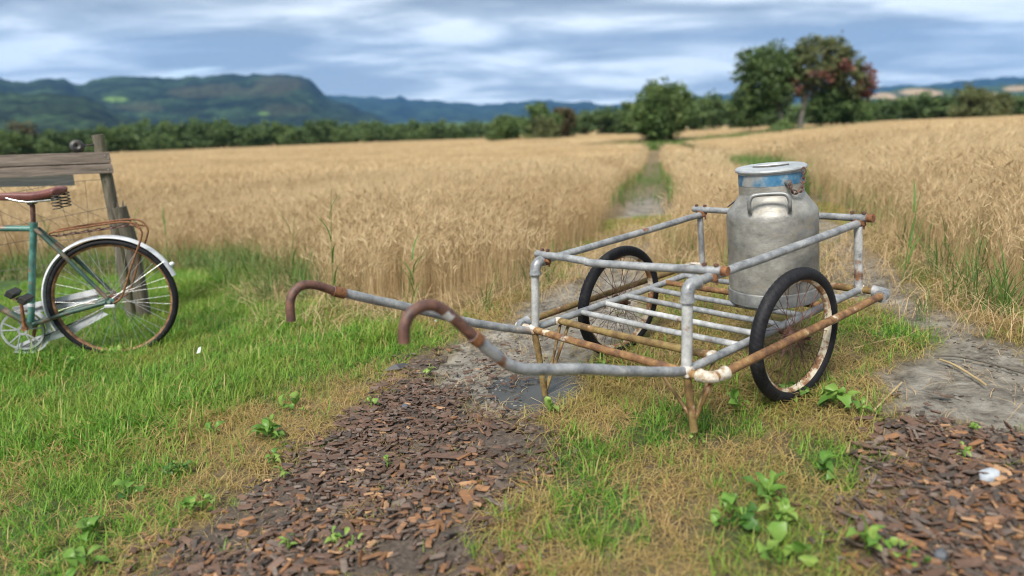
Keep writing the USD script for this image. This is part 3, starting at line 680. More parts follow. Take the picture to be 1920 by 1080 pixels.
def belt(kind, loc, h, w, rotz, px=None):
    H0, W0, look, sd, nm, lab, grp = KINDS[kind]
    if kind == 2 and px < 1238:
        lab, grp = "dark green tree in the far wood left of the round tree", "dark trees left of the round tree"
    if kind not in _first:
        cls = stage.CreateClassPrim(f"/World/Looks/tree_kind_{kind}")
        x = UsdGeom.Xform.Define(stage, f"{cls.GetPath()}/whole")
        L = lobes_for(H0, W0, 0.04, 9, sd)
        obj("trunk", trunk_mesh(H0, 0.16, L, 3), "dark_bark", x)
        cm, tn = crown_mesh(L, 1500, 0.55, sd); obj("crown", cm, look, x, tint=tn)
        _first[kind] = x.GetPath()
    t = UsdGeom.Xform.Define(stage, f"/World/{numbered('/World', nm)}")
    t.AddTranslateOp().Set(Gf.Vec3d(*map(float, loc))); t.AddRotateZOp().Set(float(rotz)); t.AddScaleOp().Set(Gf.Vec3f(w / W0, w / W0, h / H0))
    t.GetPrim().GetReferences().AddInternalReference(_first[kind]); t.GetPrim().SetInstanceable(True)
    tag(t, lab, "tree" if nm == "belt_tree" else "bush", grp)


LEFT_TOP = np.array([(-260, 262), (-60, 258), (0, 254), (45, 250), (100, 247), (170, 243), (230, 238), (320, 230), (355, 224), (400, 234), (450, 233), (520, 234), (560, 236), (610, 222), (640, 232), (700, 230), (760, 232), (830, 230), (890, 228)], float)
LEFT_BASE = np.array([(-260, 300), (0, 290), (205, 280), (480, 270), (750, 261), (890, 258)], float)
r2 = np.random.default_rng(99)
for row, (dd, step) in enumerate(((208, 27), (224, 24))):
    for px in np.arange(-250, 893, step):
        px = px + r2.uniform(-7, 7); d = dd + r2.uniform(-6, 6)
        top = np.interp(px, *LEFT_TOP.T) + r2.uniform(-3, 7); base = np.interp(px, *LEFT_BASE.T)
        p, _ = stand(px, base, d)
        belt(int(r2.random() < 0.35), p, max(tall(px, base, top, d), 3.0), r2.uniform(6, 9), r2.uniform(0, 360))
for px in (282, 300, 322, 690, 745, 790, 180, 92, 540, 640):
    p, _ = stand(px, np.interp(px, *LEFT_BASE.T), 200); d = 200
    belt(3, p, max(tall(px, 270, np.interp(px, *LEFT_BASE.T) - r2.uniform(16, 24), 200), 2.0), r2.uniform(4.5, 7), r2.uniform(0, 360))
tree("autumn_belt_tree", "brownish autumn tree at the left end of the tree belt", "tree", stand(52, 288, 214)[0], tall(52, 288, 236, 214), 8.5, 0.05, 1600, 0.55, "tree_brown", seed=61, nlobe=9)
RIGHT_TOP = np.array([(1060, 208), (1110, 207), (1150, 203), (1180, 195), (1230, 190), (1300, 184), (1335, 177), (1370, 186), (1420, 190), (1480, 192), (1560, 190), (1620, 192), (1680, 184), (1730, 178), (1780, 182), (1850, 180), (1920, 178), (2050, 176), (2200, 170)], float)
for row, (dd, step) in enumerate(((178, 30), (192, 26))):
    for px in np.arange(1060, 2200, step):
        px = px + r2.uniform(-8, 8); d = dd + r2.uniform(-5, 5)
        base = np.interp(px, (1060, 1300, 1640, 1920, 2200), (246, 238, 218, 212, 205))
        p, _ = stand(px, base, d)
        belt(2, p, max(tall(px, base, np.interp(px, *RIGHT_TOP.T) + r2.uniform(-3, 6), d), 2.5), r2.uniform(5.5, 8), r2.uniform(0, 360), px)

for px in np.arange(868, 1075, 17):
    px = px + r2.uniform(-6, 6); d = 285 + r2.uniform(-12, 12)
    p, _ = stand(px, 247, d)
    belt(2, p, max(tall(px, 247, 231 - 0.1 * (px - 870) + r2.uniform(-3, 3), d), 3.0), r2.uniform(6, 9), r2.uniform(0, 360), px)

# ------------------------------------------------------------------ grass and wheat pieces
def blades(base, h, width, bend, az, segs=3, tint=None, droop=0.0, face=None):
    """Grass blades as tapering bent strips. All arguments are arrays over the blades."""
    n = len(base); t = np.linspace(0, 1, segs + 1)[None, :, None]
    lean = np.stack([np.cos(az), np.sin(az), 0 * az], 1)[:, None]
    fa = az + np.pi / 2 if face is None else face
    side = np.stack([np.cos(fa), np.sin(fa), 0 * az], 1)[:, None]
    H, B = h[:, None, None], bend[:, None, None]
    p = base[:, None] + lean * H * B * t ** 1.8 + np.array([0, 0, 1.0]) * H * (t - 0.45 * B * t ** 2.4 - droop * t ** 4)
    wd = width[:, None, None] * (1 - t ** 2.2) * (0.75 + 0.5 * t * (1 - t) * 2)
    V = np.stack([p - side * wd / 2, p + side * wd / 2], 2).reshape(n, -1, 3)
    f = []
    for k in range(segs):
        a = 2 * k
        f.append([a, a + 1, a + 3])
        if k < segs - 1: f.append([a, a + 3, a + 2])
    f = np.array(f)[None] + (np.arange(n) * 2 * (segs + 1))[:, None, None]
    tn = rng.uniform(0, 1, n) if tint is None else tint
    tt = np.repeat(tn[:, None], 2 * (segs + 1), 1)
    return V.reshape(-1, 3), f.reshape(-1, 3), tt.ravel()


def stack(*parts):
    V, Fc, tn, k = [], [], [], 0
    for v, f, t in parts:
        V.append(v); Fc.append(f + k); tn.append(t); k += len(v)
    return (np.vstack(V), np.vstack(Fc)), np.concatenate(tn)


def tuft(n, r, h, width, bend, tint, segs=3, droop=0.0):
    a, q = rng.uniform(0, 2 * np.pi, n), r * np.sqrt(rng.uniform(0, 1, n))
    base = np.stack([q * np.cos(a), q * np.sin(a), np.full(n, -0.01)], 1)
    return blades(base, rng.uniform(*h, n), rng.uniform(*width, n), rng.uniform(*bend, n), rng.uniform(0, 2 * np.pi, n), segs, np.clip(rng.normal(tint[0], tint[1], n), 0, 1), droop)


def wheat_clump(n, r, detail, seed):
    g = np.random.default_rng(seed)
    a, q = g.uniform(0, 2 * np.pi, n), r * np.sqrt(g.uniform(0, 1, n))
    base = np.stack([q * np.cos(a), q * np.sin(a), np.full(n, -0.02)], 1)
    h, az, bend = g.uniform(0.36, 0.60, n), g.normal(0.4, 1.5, n), g.uniform(0.01, 0.17, n)
    tn = np.clip(g.normal(0.5, 0.2, n), 0, 1)
    parts = []
    if detail == 2:
        parts.append(blades(base, h, np.full(n, 0.0036), bend, az, 3, tn, face=g.uniform(0, 6.28, n)))
    elif detail == 1:
        parts.append(blades(base, h, np.full(n, 0.007), bend, az, 1, tn, face=g.uniform(0, 6.28, n)))
    lean = np.stack([np.cos(az), np.sin(az), 0 * az], 1)
    tip = base + lean * (h * bend)[:, None] * 0.93 + np.array([0, 0, 1.0]) * (h * (0.98 - 0.45 * bend))[:, None]
    nod = g.uniform(-0.8, 0.6, n)[:, None]
    d = lean * (0.5 + 0.5 * nod) + np.array([0, 0, 1.0]) * (0.75 - 0.9 * nod.clip(0)); d /= np.linalg.norm(d, axis=1, keepdims=True)
    L = g.uniform(0.06, 0.095, n)[:, None] * (1 if detail == 2 else 1.25); wid = 0.0043 if detail == 2 else (0.0075 if detail == 1 else 0.016)
    s = np.cross(d, g.normal(size=(n, 3))); s /= np.linalg.norm(s, axis=1, keepdims=True); s2 = np.cross(d, s)
    mid = tip + d * L * 0.45
    if detail == 2:
        V = np.stack([tip, mid + s * wid, mid + s2 * wid, mid - s * wid, mid - s2 * wid, tip + d * L], 1)
        f = np.array([[0, 2, 1], [0, 3, 2], [0, 4, 3], [0, 1, 4], [5, 1, 2], [5, 2, 3], [5, 3, 4], [5, 4, 1]])
    else:
        V = np.stack([tip, mid + s * wid, tip + d * L, mid - s * wid], 1); f = np.array([[0, 1, 2], [0, 2, 3]])
    k = V.shape[1]
    parts.append((V.reshape(-1, 3), (f[None] + (np.arange(n) * k)[:, None, None]).reshape(-1, 3), np.repeat(np.clip(tn + 0.18, 0, 1), k)))
    if detail == 2:                                       # awns and dry leaves
        for _ in range(3):
            e = tip + d * L * 0.5 + (d + 0.5 * g.normal(size=(n, 3)) * 0.5) * 0.10
            V = np.stack([mid + s * 0.0012, mid - s * 0.0012, e], 1)
            parts.append((V.reshape(-1, 3), np.arange(3 * n).reshape(-1, 3), np.repeat(np.clip(tn + 0.25, 0, 1), 3)))
        m = n // 3
        parts.append(blades(base[:m] + [0, 0, 0.16] * g.uniform(0.4, 1.6, (m, 1)), g.uniform(0.12, 0.24, m), g.uniform(0.003, 0.006, m), g.uniform(0.3, 1.0, m), g.uniform(0, 6.28, m), 3, np.clip(g.normal(0.3, 0.2, m), 0, 1), droop=0.4))
    return stack(*parts)


def scatter(x0, x1, y0, y1, step, seed, fan=None):
    g = np.random.default_rng(seed)
    X, Y = np.meshgrid(np.arange(x0, x1, step), np.arange(y0, y1, step))
    X = (X + g.uniform(-0.5, 0.5, X.shape) * step).ravel(); Y = (Y + g.uniform(-0.5, 0.5, Y.shape) * step).ravel()
    if fan:
        k = (np.abs(X) < fan * Y + 2.0); X, Y = X[k], Y[k]
    return X, Y, g


wheat = UsdGeom.Xform.Define(stage, "/World/wheat_field")
tag(wheat, "ripe golden barley standing across the whole field", "crop", kind="stuff")
X, Y, g = scatter(-12, 9, 3, 15, 0.135, 1, fan=0.95)
d = in_wheat(X, Y); r = np.hypot(X, Y)
k = (d > 0.0) & (r < 13.5) & (g.random(len(X)) < np.clip(0.35 + d * 1.6, 0, 1) * np.clip(1.25 - r / 22, 0.5, 1)); X, Y, d = X[k], Y[k], d[k]
P = [(*wheat_clump(34, 0.12, 2, 100 + i),) for i in range(8)]
sc = np.clip(0.66 + d * 0.4, 0.66, 1.0) * g.uniform(0.88, 1.12, len(X)) * (0.92 + 0.22 * (fbm2(X, Y, 0.5, 3, 77) - 0.5) * 2)
instancer("near_stalks", wheat, [(m, "wheat_straw", t) for m, t in P], np.stack([X, Y, gz(X, Y)], 1), g.uniform(-0.9, 0.9, len(X)), sc, g.integers(0, 8, len(X)), tilt=g.normal(0, 0.07, len(X)))
X, Y, g = scatter(-45, 45, 5, 48, 0.42, 2, fan=0.95)
d = in_wheat(X, Y); r = np.hypot(X, Y); k = (d > 0.12) & (r > 12.5) & (r < 46); X, Y = X[k], Y[k]
P = [(*wheat_clump(110, 0.36, 1, 200 + i),) for i in range(6)]
instancer("middle_stalks", wheat, [(m, "wheat_straw", t) for m, t in P], np.stack([X, Y, ground_z(X, Y)], 1), g.uniform(0, 6.28, len(X)), g.uniform(0.9, 1.1, len(X)), g.integers(0, 6, len(X)))
X, Y, g = scatter(-170, 190, 20, 215, 1.35, 3, fan=0.95)
r = np.hypot(X, Y); lim = np.interp(np.degrees(np.arctan2(X, Y)), (-45, 3, 6, 20, 45), (196, 196, 150, 165, 175))
GAP = [np.array([T1[:2] + [-3, 0], T1[:2] + [4, 0], T2[:2] + [3, -1], T3[:2] + [6, 3]])]
GAP.append(GAP[0] * 0.955); gap = np.minimum(line_dist(X, Y, GAP[0]), line_dist(X, Y, GAP[1]) - 1.6)
k = (in_wheat(X, Y) > 0.4) & (r > 44) & (r < lim) & (gap > 2.2); X, Y = X[k], Y[k]
P = [(*wheat_clump(150, 1.0, 0, 300 + i),) for i in range(4)]
instancer("far_ears", wheat, [(m, "wheat_straw", t) for m, t in P], np.stack([X, Y, ground_z(X, Y) + 0.04], 1), g.uniform(0, 6.28, len(X)), g.uniform(0.95, 1.1, len(X)), g.integers(0, 4, len(X)))
az = np.radians(np.arange(-46, 46.1, 0.3)); rr = np.geomspace(15, 205, 120)
A, R_ = np.meshgrid(az, rr); CX, CY = R_ * np.sin(A), R_ * np.cos(A)
hgt = 0.37 + 0.12 * smoothstep(15, 40, R_)
CZ = ground_z(CX, CY) + hgt + 0.10 * (fbm2(CX, CY, 0.9, 4, 31) - 0.5)
i, j = np.meshgrid(np.arange(len(rr) - 1), np.arange(len(az) - 1), indexing="ij")
q = np.stack([i * len(az) + j, i * len(az) + j + 1, (i + 1) * len(az) + j + 1, (i + 1) * len(az) + j], -1).reshape(-1, 4)
cx, cy = CX.ravel()[q].mean(1), CY.ravel()[q].mean(1)
lim = np.interp(np.degrees(np.arctan2(cx, cy)), (-45, 3, 6, 20, 45), (200, 200, 152, 168, 178))
ok = (in_wheat(cx, cy) > 0.25) & (np.hypot(cx, cy) < lim) & (line_dist(cx, cy, GAP[0]) > 2.2) & (line_dist(cx, cy, GAP[1]) > 3.8)
obj("canopy", (np.stack([CX, CY, CZ], -1).reshape(-1, 3), q[ok]), "wheat_straw", wheat, smooth=True, tint=np.clip(0.45 + 0.8 * (fbm2(CX, CY, 1.6, 5, 41) - 0.5), 0, 1).ravel())

# ------------------------------------------------------------------ turf
X, Y, g = scatter(-4.6, 3.4, 1.0, 7.2, 0.034, 11, fan=0.95)
wgr, wmu, wba, dw = green_w(X, Y), mud_w(X, Y), bark_w(X, Y), in_wheat(X, Y)
bare = np.maximum(wmu * 0.985, wba * 0.93)
keep = (g.random(len(X)) < (1 - bare)) & (dw < 0.10)
isg = g.random(len(X)) < np.clip(0.04 + 0.20 * (fbm2(X, Y, 3.5, 3, 63) > 0.56) + wgr * 0.80, 0, 0.88)
u = g.random(len(X))
k = keep & isg & (u < 0.9)
LP = [tuft(13, 0.03, (0.03, 0.095), (0.0022, 0.0044), (0.2, 1.0), (0.5, 0.22)) for _ in range(9)] + [tuft(10, 0.03, (0.03, 0.07), (0.003, 0.006), (0.3, 1.1), (0.6, 0.2)) for _ in range(3)]
hs = (0.65 + 0.9 * fbm2(X, Y, 2.4, 3, 61)) * np.where(bare > 0.3, 0.7, 1.0)
for c_, r_, a_ in ((at(190, 680), 0.15, 0.3), (at(300, 640), 0.16, 0.9), (at(60, 680), 0.3, 0.9), (at(-150, 690), 0.3, 0.9), (at(1450, 748), 0.14, 0.5), (at(1130, 690), 0.16, 0.9), (at(420, 540), 0.7, 1.3), (at(560, 600), 0.35, 0.7), (at(700, 640), 0.2, 0.8), (at(80, 780), 0.5, 0.5), (at(250, 800), 0.35, 0.5)):
    hs = hs * (1 + a_ * np.exp(-(np.hypot(X - c_[0], Y - c_[1]) / r_) ** 2))
instancer("lawn_grass", None, [((v, f), "lawn_blade", t) for v, f, t in LP], np.stack([X, Y, gz(X, Y)], 1)[k], g.uniform(0, 6.28, k.sum()), (hs * g.uniform(0.75, 1.15, len(X)))[k], g.integers(0, 12, k.sum()))
tag(stage.GetPrimAtPath("/World/lawn_grass"), "short green grass growing round the bicycle and across the left foreground", "grass")
k = keep & ~isg & (u < 0.85)
DP = [tuft(16, 0.04, (0.03, 0.10), (0.0016, 0.0032), (0.7, 1.9), (0.5, 0.2), droop=0.25) for _ in range(9)] + [tuft(12, 0.035, (0.03, 0.08), (0.0022, 0.004), (0.2, 1.0), (0.9, 0.1)) for _ in range(2)]
instancer("dry_grass", None, [((v, f), "dry_blade", t) for v, f, t in DP], np.stack([X, Y, gz(X, Y)], 1)[k], g.uniform(0, 6.28, k.sum()), (0.9 * hs * g.uniform(0.75, 1.2, len(X)))[k], g.integers(0, 11, k.sum()))
tag(stage.GetPrimAtPath("/World/dry_grass"), "straw coloured dry grass mixed with green round the cart", "grass", kind="stuff")
# tall weeds along the crop edge and in the wheel tracks
X, Y, g = scatter(-9, 7, 3, 34, 0.085, 13, fan=0.95)
dl = np.minimum(line_dist(X, Y, TRAM_L), line_dist(X, Y, TRAM_R)); dw = in_wheat(X, Y); fr = sdist(X, Y, FRONT)
lush = sum(np.exp(-(np.hypot(X - c[0], Y - c[1]) / r_) ** 2) for c, r_ in ((at(470, 520), 0.7), (at(360, 520), 0.6), (at(540, 555), 0.35), (at(240, 510), 0.7), (at(60, 515), 0.8), (at(1870, 590), 0.25), (at(1720, 520), 0.25)))
lush2 = sum(np.exp(-(np.hypot(X - c[0], Y - c[1]) / r_) ** 2) for c, r_ in ((at(1850, 300), 1.6), (at(1760, 310), 1.3), (at(1880, 470), 0.5), (at(1720, 380), 0.7), (at(1840, 390), 0.6), (at(1660, 420), 0.35)))
pr = 0.45 * lush2 + 0.9 * lush * (np.abs(fr) < 0.35) + 0.22 * (dl < 0.45) * (Y > 8.5) + 0.8 * (line_dist(X, Y, TRAM_R) < 0.36) * (Y > 8) + 0.10 * (np.abs(fr) < 0.2) + 0.03 * (fr < 0) * (fr > -1.2) + 0.10 * (X > 2.2) * (Y > 5) * (Y < 12) * (dw > 0) * (fbm2(X, Y, 0.6, 3, 71) > 0.55)
k = (g.random(len(X)) < pr * (1 - 0.9 * mud_w(X, Y) * (Y < 5.2))) & (Y < 34)
WP = [tuft(11, 0.05, (0.18, 0.42), (0.004, 0.008), (0.2, 0.8), (0.5, 0.25), segs=4) for _ in range(6)]
sw = np.where(dl < 0.3, np.where((line_dist(X, Y, TRAM_R) < 0.3) & (Y > 8), 1.5, 0.40), 1.0) * g.uniform(0.6, 1.15, len(X))
instancer("edge_weeds", None, [((v, f), "edge_weed", t) for v, f, t in WP], np.stack([X, Y, gz(X, Y)], 1)[k], g.uniform(0, 6.28, k.sum()), sw[k], g.integers(0, 6, k.sum()))
tag(stage.GetPrimAtPath("/World/edge_weeds"), "tall green weeds along the edge of the crop", "weeds", kind="stuff")
# grass margins under the trees and bushes out in the field
MG = [np.array([T1[:2] + [-2.5, -1.0], T1[:2] + [4, 0.5], T1[:2] * 1.08 + [6, 0], T2[:2] + [-3, -2.5], T2[:2] + [3, -1.5], T3[:2] + [5, 0]]), np.array([stand(930, 268, 88)[0][:2], stand(1075, 272, 76)[0][:2]]), np.array([stand(1640, 222, 100)[0][:2], stand(1790, 220, 104)[0][:2]])]
X, Y, g = scatter(-6, 70, 50, 108, 0.42, 19, fan=0.95)
dm = np.minimum(np.minimum(line_dist(X, Y, MG[0]), line_dist(X, Y, MG[1])), line_dist(X, Y, MG[2])); dm = np.minimum(dm, line_dist(X, Y, MG[0] * 0.955) - 1.4); k = (dm < 1.7 * (0.6 + fbm2(X, Y, 0.3, 3, 95))) & (g.random(len(X)) < 0.9); n = k.sum()
GP = [tuft(26, 0.4, (0.35, 0.8), (0.03, 0.06), (0.2, 0.9), (0.6, 0.25), segs=3) for _ in range(4)]
instancer("field_margin_grass", None, [((v, f), "edge_weed", t) for v, f, t in GP], np.stack([X, Y, ground_z(X, Y)], 1)[k], g.uniform(0, 6.28, n), g.uniform(0.7, 1.15, n), g.integers(0, 4, n))
tag(stage.GetPrimAtPath("/World/field_margin_grass"), "strip of rough green grass under the trees standing in the field", "grass")
# straw lying at the foot of the crop
X, Y, g = scatter(-5, 5, 2.2, 8, 0.06, 17, fan=0.95)
fr = sdist(X, Y, FRONT); k = (fr > -0.15) & (fr < 0.4) & (g.random(len(X)) < 0.75 * np.exp(-np.abs(fr) / 0.16))
SP = [tuft(9, 0.06, (0.14, 0.36), (0.0022, 0.0042), (0.7, 1.9), (0.6, 0.15), segs=3, droop=0.2) for _ in range(5)]
instancer("loose_straw", None, [((v, f), "wheat_straw", t) for v, f, t in SP], np.stack([X, Y, gz(X, Y)], 1)[k], g.uniform(0, 6.28, k.sum()), g.uniform(0.6, 1.1, k.sum()), g.integers(0, 5, k.sum()))
tag(stage.GetPrimAtPath("/World/loose_straw"), "bent and fallen straw along the edge of the crop", "straw", kind="stuff")

# ------------------------------------------------------------------ bark mulch
def blob(size, seed, sub=2, rough=0.35):
    m = trimesh.creation.icosphere(sub, 1.0); v = np.asarray(m.vertices)
    v = v * (1 + rough * (fbm(v * 1.3 + seed, 3, seed) - 0.5) * 2)[:, None]
    v = np.sign(v) * np.abs(v) ** 0.85
    m.vertices = v * np.asarray(size) / 2
    return m


def chip(g, L=None):
    L = g.uniform(0.014, 0.048) if L is None else L
    w, t = L * g.uniform(0.22, 0.52), g.uniform(0.003, 0.007)
    p = np.array([[sx * L / 2 * g.uniform(0.7, 1.1), sy * w / 2 * g.uniform(0.6, 1.1), sz * t / 2 * g.uniform(0.6, 1.3)] for sx in (-1, 1) for sy in (-1, 1) for sz in (-1, 1)] + [[g.uniform(-0.2, 0.2) * L, 0.55 * w, 0.1 * t], [L * 0.58, g.uniform(-0.3, 0.3) * w, 0]])
    return trimesh.convex.convex_hull(p)


def rot(rx, ry, rz):
    return trimesh.transformations.euler_matrix(rx, ry, rz, "sxyz")[:3, :3]


CN = list(CHIP)
gch = np.random.default_rng(23)
chip_protos = [(chip(gch), CN[i % 5], None) for i in range(20)]
for bi, (P, lab) in enumerate(zip(BARK, ("path", "path"))):
    lo, hi = P.min(0) - 0.25, P.max(0) + 0.25
    sx_, sy_ = np.arange(lo[0], hi[0], 0.03), np.arange(max(lo[1], 0.9), hi[1], 0.03)
    SX, SY = np.meshgrid(sx_, sy_)
    wgt = smoothstep(-0.05, 0.09, sdist(SX, SY, P) + warp(SX, SY, 0.17, 5))
    i, j = np.meshgrid(np.arange(len(sy_) - 1), np.arange(len(sx_) - 1), indexing="ij")
    q = np.stack([i * len(sx_) + j, i * len(sx_) + j + 1, (i + 1) * len(sx_) + j + 1, (i + 1) * len(sx_) + j], -1).reshape(-1, 4)
    q = q[(wgt * (1 - mud_w(SX, SY))).ravel()[q].mean(1) > 0.45]
    mp = obj("mulch_path", (np.stack([SX, SY, gz(SX, SY) + 0.004 - 0.012 * mud_w(SX, SY)], -1).reshape(-1, 3), q), "mulch_soil", smooth=True)
    tag(mp, kind="structure")
    X, Y, g = scatter(lo[0], hi[0], max(lo[1], 0.95), hi[1], 0.0155, 29 + bi, fan=0.85)
    w_ = smoothstep(-0.16, 0.14, sdist(X, Y, P) + warp(X, Y, 0.2, 5)) * (1 - 0.8 * mud_w(X, Y) * (Y > 1.9))
    thin = 0.25 + 0.75 * smoothstep(0.35, 0.5, fbm2(X, Y, 3.1, 3, 81)) if bi == 0 else 1.0
    k = g.random(len(X)) < w_ * 0.9 * thin
    X, Y = X[k], Y[k]; n = len(X)
    Z = gz(X, Y) + 0.004 + g.uniform(0.0, 0.014, n)
    # warm orange chips in front, greyer ones further up the path
    warm = (smoothstep(2.5, 1.6, Y + 0.5 * (fbm2(X, Y, 2, 3, 83) - 0.5)) if bi == 0 else 0.9 * smoothstep(2.15, 1.75, Y))
    u = g.random(n)
    look = np.where(u < 0.15 * warm + 0.01, 1, np.where(u < 0.20 * warm + 0.02, 4, np.where(u < 0.58, 0, np.where(u < 0.84, 2, 3))))
    idx = look + 5 * g.integers(0, 4, n)
    rz, rx = g.uniform(0, 6.28, n), g.normal(0, 0.55, n)
    S = g.uniform(0.5, 1.2, n)
    inview = np.abs(X) < 0.73 * Y
    order = np.argsort(np.where(inview, np.hypot(X, Y) / S ** 1.5, 1e9))[:260]
    single = np.zeros(n, bool); single[order] = True
    for q_ in order:
        m = chip(g, g.uniform(0.024, 0.058)); V = np.asarray(m.vertices) @ rot(g.normal(0, 0.4), g.normal(0, 0.3), rz[q_]).T + [X[q_], Y[q_], Z[q_] + 0.004]
        obj("wood_chip", (V, m.faces), CN[int(look[q_])], mp)
    s_ = ~single
    instancer("small_wood_chips", mp, chip_protos, np.stack([X, Y, Z], 1)[s_], rz[s_], S[s_], idx[s_], tilt=rx[s_])

# crumbs of mud and bits of straw on the bare ground
noise_mat("mud_clod", [(0.3, (0.06, 0.052, 0.043)), (0.5, (0.14, 0.128, 0.11)), (0.7, (0.23, 0.215, 0.19))], scale=30, roughness=(0.7, 0.9), coord="world")
X, Y, g = scatter(-1.2, 3.2, 1.3, 7.0, 0.026, 37, fan=0.9)
k = (g.random(len(X)) < 0.5 * mud_w(X, Y) * smoothstep(0.40, 0.55, fbm2(X, Y, 4.0, 3, 92))) & (np.hypot(X - PUD[0], Y - PUD[1]) > 0.2)
X, Y = X[k], Y[k]; n = len(X)
CP = [(blob((0.018, 0.013, 0.008), i, 1, 0.6), "mud_clod", None) for i in range(4)] + [(chip(g, 0.016), "chip_dark", None), (chip(g, 0.02), "chip_grey", None)]
instancer("mud_crumbs", None, CP, np.stack([X, Y, gz(X, Y) - 0.010], 1), g.uniform(0, 6.28, n), g.uniform(0.4, 1.2, n), g.integers(0, 6, n))
tag(stage.GetPrimAtPath("/World/mud_crumbs"), "small crumbs of earth scattered on the grey mud", "earth")
X, Y, g = scatter(-1.2, 3.2, 1.3, 7.0, 0.09, 39, fan=0.9)
k = g.random(len(X)) < 0.5 * mud_w(X, Y); X, Y = X[k], Y[k]; n = len(X)
instancer("straw_bits", None, [((v, f), "wheat_straw", t) for v, f, t in [tuft(3, 0.05, (0.05, 0.14), (0.002, 0.0034), (1.4, 2.1), (0.5, 0.25), droop=0.3) for _ in range(4)]], np.stack([X, Y, gz(X, Y) - 0.004], 1), g.uniform(0, 6.28, n), g.uniform(0.5, 1.1, n), g.integers(0, 4, n))
tag(stage.GetPrimAtPath("/World/straw_bits"), "bits of straw lying on the bare mud", "straw")

# ------------------------------------------------------------------ small ground things
def put(name, mesh, look, px, py, label, cat, rz=0.0, dz=0.0, smooth=False):
    p = at(px, py); V = np.asarray(mesh.vertices) @ rot(0, 0, rz).T + [p[0], p[1], float(gz(*p)) + dz]
    return tag(obj(name, (V, mesh.faces), look, smooth=smooth), label, cat)


put("pale_stone", blob((0.055, 0.042, 0.034), 3), "pale_stone", 1852, 908, "pale blue-grey stone lying on the right bark mulch", "stone", 0.3, 0.018, 40)
put("dark_stone", blob((0.032, 0.028, 0.028), 5), "dark_stone", 1763, 1046, "small dark stone in the bark mulch near the bottom right corner", "stone", 0.8, 0.016, 40)
put("dark_stone", blob((0.03, 0.028, 0.022), 8), "dark_stone", 760, 770, "small dark pebble on the bark path left of the puddle", "stone", 0.2, 0.012, 40)
put("tan_wood_block", box((0.032, 0.028, 0.018), bevel=0.003), "chip_tan", 1870, 912, "squarish light tan wood piece beside the pale stone", "wood piece", 0.4, 0.015)
put("black_wood_shard", trimesh.convex.convex_hull(np.array([(-0.06, 0, 0), (-0.02, 0.014, 0.012), (0.05, 0.016, 0.018), (0.062, -0.004, 0.012), (0.02, -0.018, 0.004), (0.0, 0.0, 0.026)])), "dark_tar", 742, 694, "black charred wood shard where the lawn meets the mulch", "wood shard", 0.35, 0.012)
put("long_bark_strip", trimesh.convex.convex_hull(np.array([(-0.09, 0, 0), (-0.03, 0.02, 0.006), (0.08, 0.012, 0.012), (0.09, -0.01, 0.004), (0.0, -0.018, 0.008)])), "chip_brown", 830, 866, "long brown bark strip lying across the middle of the mulch path", "bark strip", -0.12, 0.016)
put("white_feather", trimesh.convex.convex_hull(np.array([(-0.012, 0, 0), (0, 0.008, 0.03), (0.014, 0.006, 0.036), (0.01, -0.006, 0.01)])), "white_mudguard", 375, 682, "tiny white scrap caught in the lawn before the bicycle", "scrap", 0.2, 0.05)
put("pale_stone", blob((0.022, 0.02, 0.016), 9), "pale_stone", 818, 607, "tiny whitish pebble under the left cart handle", "stone", 0.2, 0.008, 40)
for q_, (pts, r_, lab) in enumerate((([(1752, 668), (1800, 672), (1860, 688), (1920, 706)], 0.0035, "long thin dark stalk lying on the right mud"), ([(1762, 676), (1790, 690), (1830, 712), (1848, 724)], 0.004, "shorter pale stalk lying on the right mud"),
                                      ([(1600, 655), (1650, 640), (1700, 632)], 0.003, "pale straw lying by the right wheel"), ([(1640, 770), (1668, 742), (1690, 722)], 0.003, "straw stalk standing out of the grass edge right of the wheel"), ([(700, 610), (745, 632), (772, 648)], 0.003, "pale straw stalk lying under the left handle"))):
    c = np.array([[*at(*p), 0] for p in pts]); c[:, 2] = gz(c[:, 0], c[:, 1]) + 0.008
    tag(obj("fallen_stalk", tube(catmull(c, 5), r_, 6), "dark_bark" if q_ == 0 else "straw_litter"), lab, "stalk")


def leaf(L, W, curl, seed, segs=6):
    """A weed leaf lying along +x from a short stem, folded along its rib and arching."""
    g = np.random.default_rng(seed); t = np.linspace(0, 1, segs + 1)
    w = W * np.sin(np.pi * np.clip(t * 0.93 + 0.04, 0, 1)) ** 0.75 * (1 + 0.12 * g.normal(size=len(t))); w[0] = W * 0.07; w[-1] = W * 0.02
    x = L * t * (1 - 0.25 * curl * t); z = L * (0.9 * t - (0.55 + 0.75 * curl) * t ** 2)
    rows = []
    for k in range(segs + 1):
        wav = 0.06 * W * g.normal()
        rows += [(x[k], -w[k] / 2, z[k] + 0.2 * w[k] + wav), (x[k], 0, z[k]), (x[k], w[k] / 2, z[k] + 0.2 * w[k] - wav)]
    f = []
    for k in range(segs):
        a = 3 * k
        f += [(a, a + 1, a + 4), (a, a + 4, a + 3), (a + 1, a + 2, a + 5), (a + 1, a + 5, a + 4)]
    return np.array(rows), np.array(f)


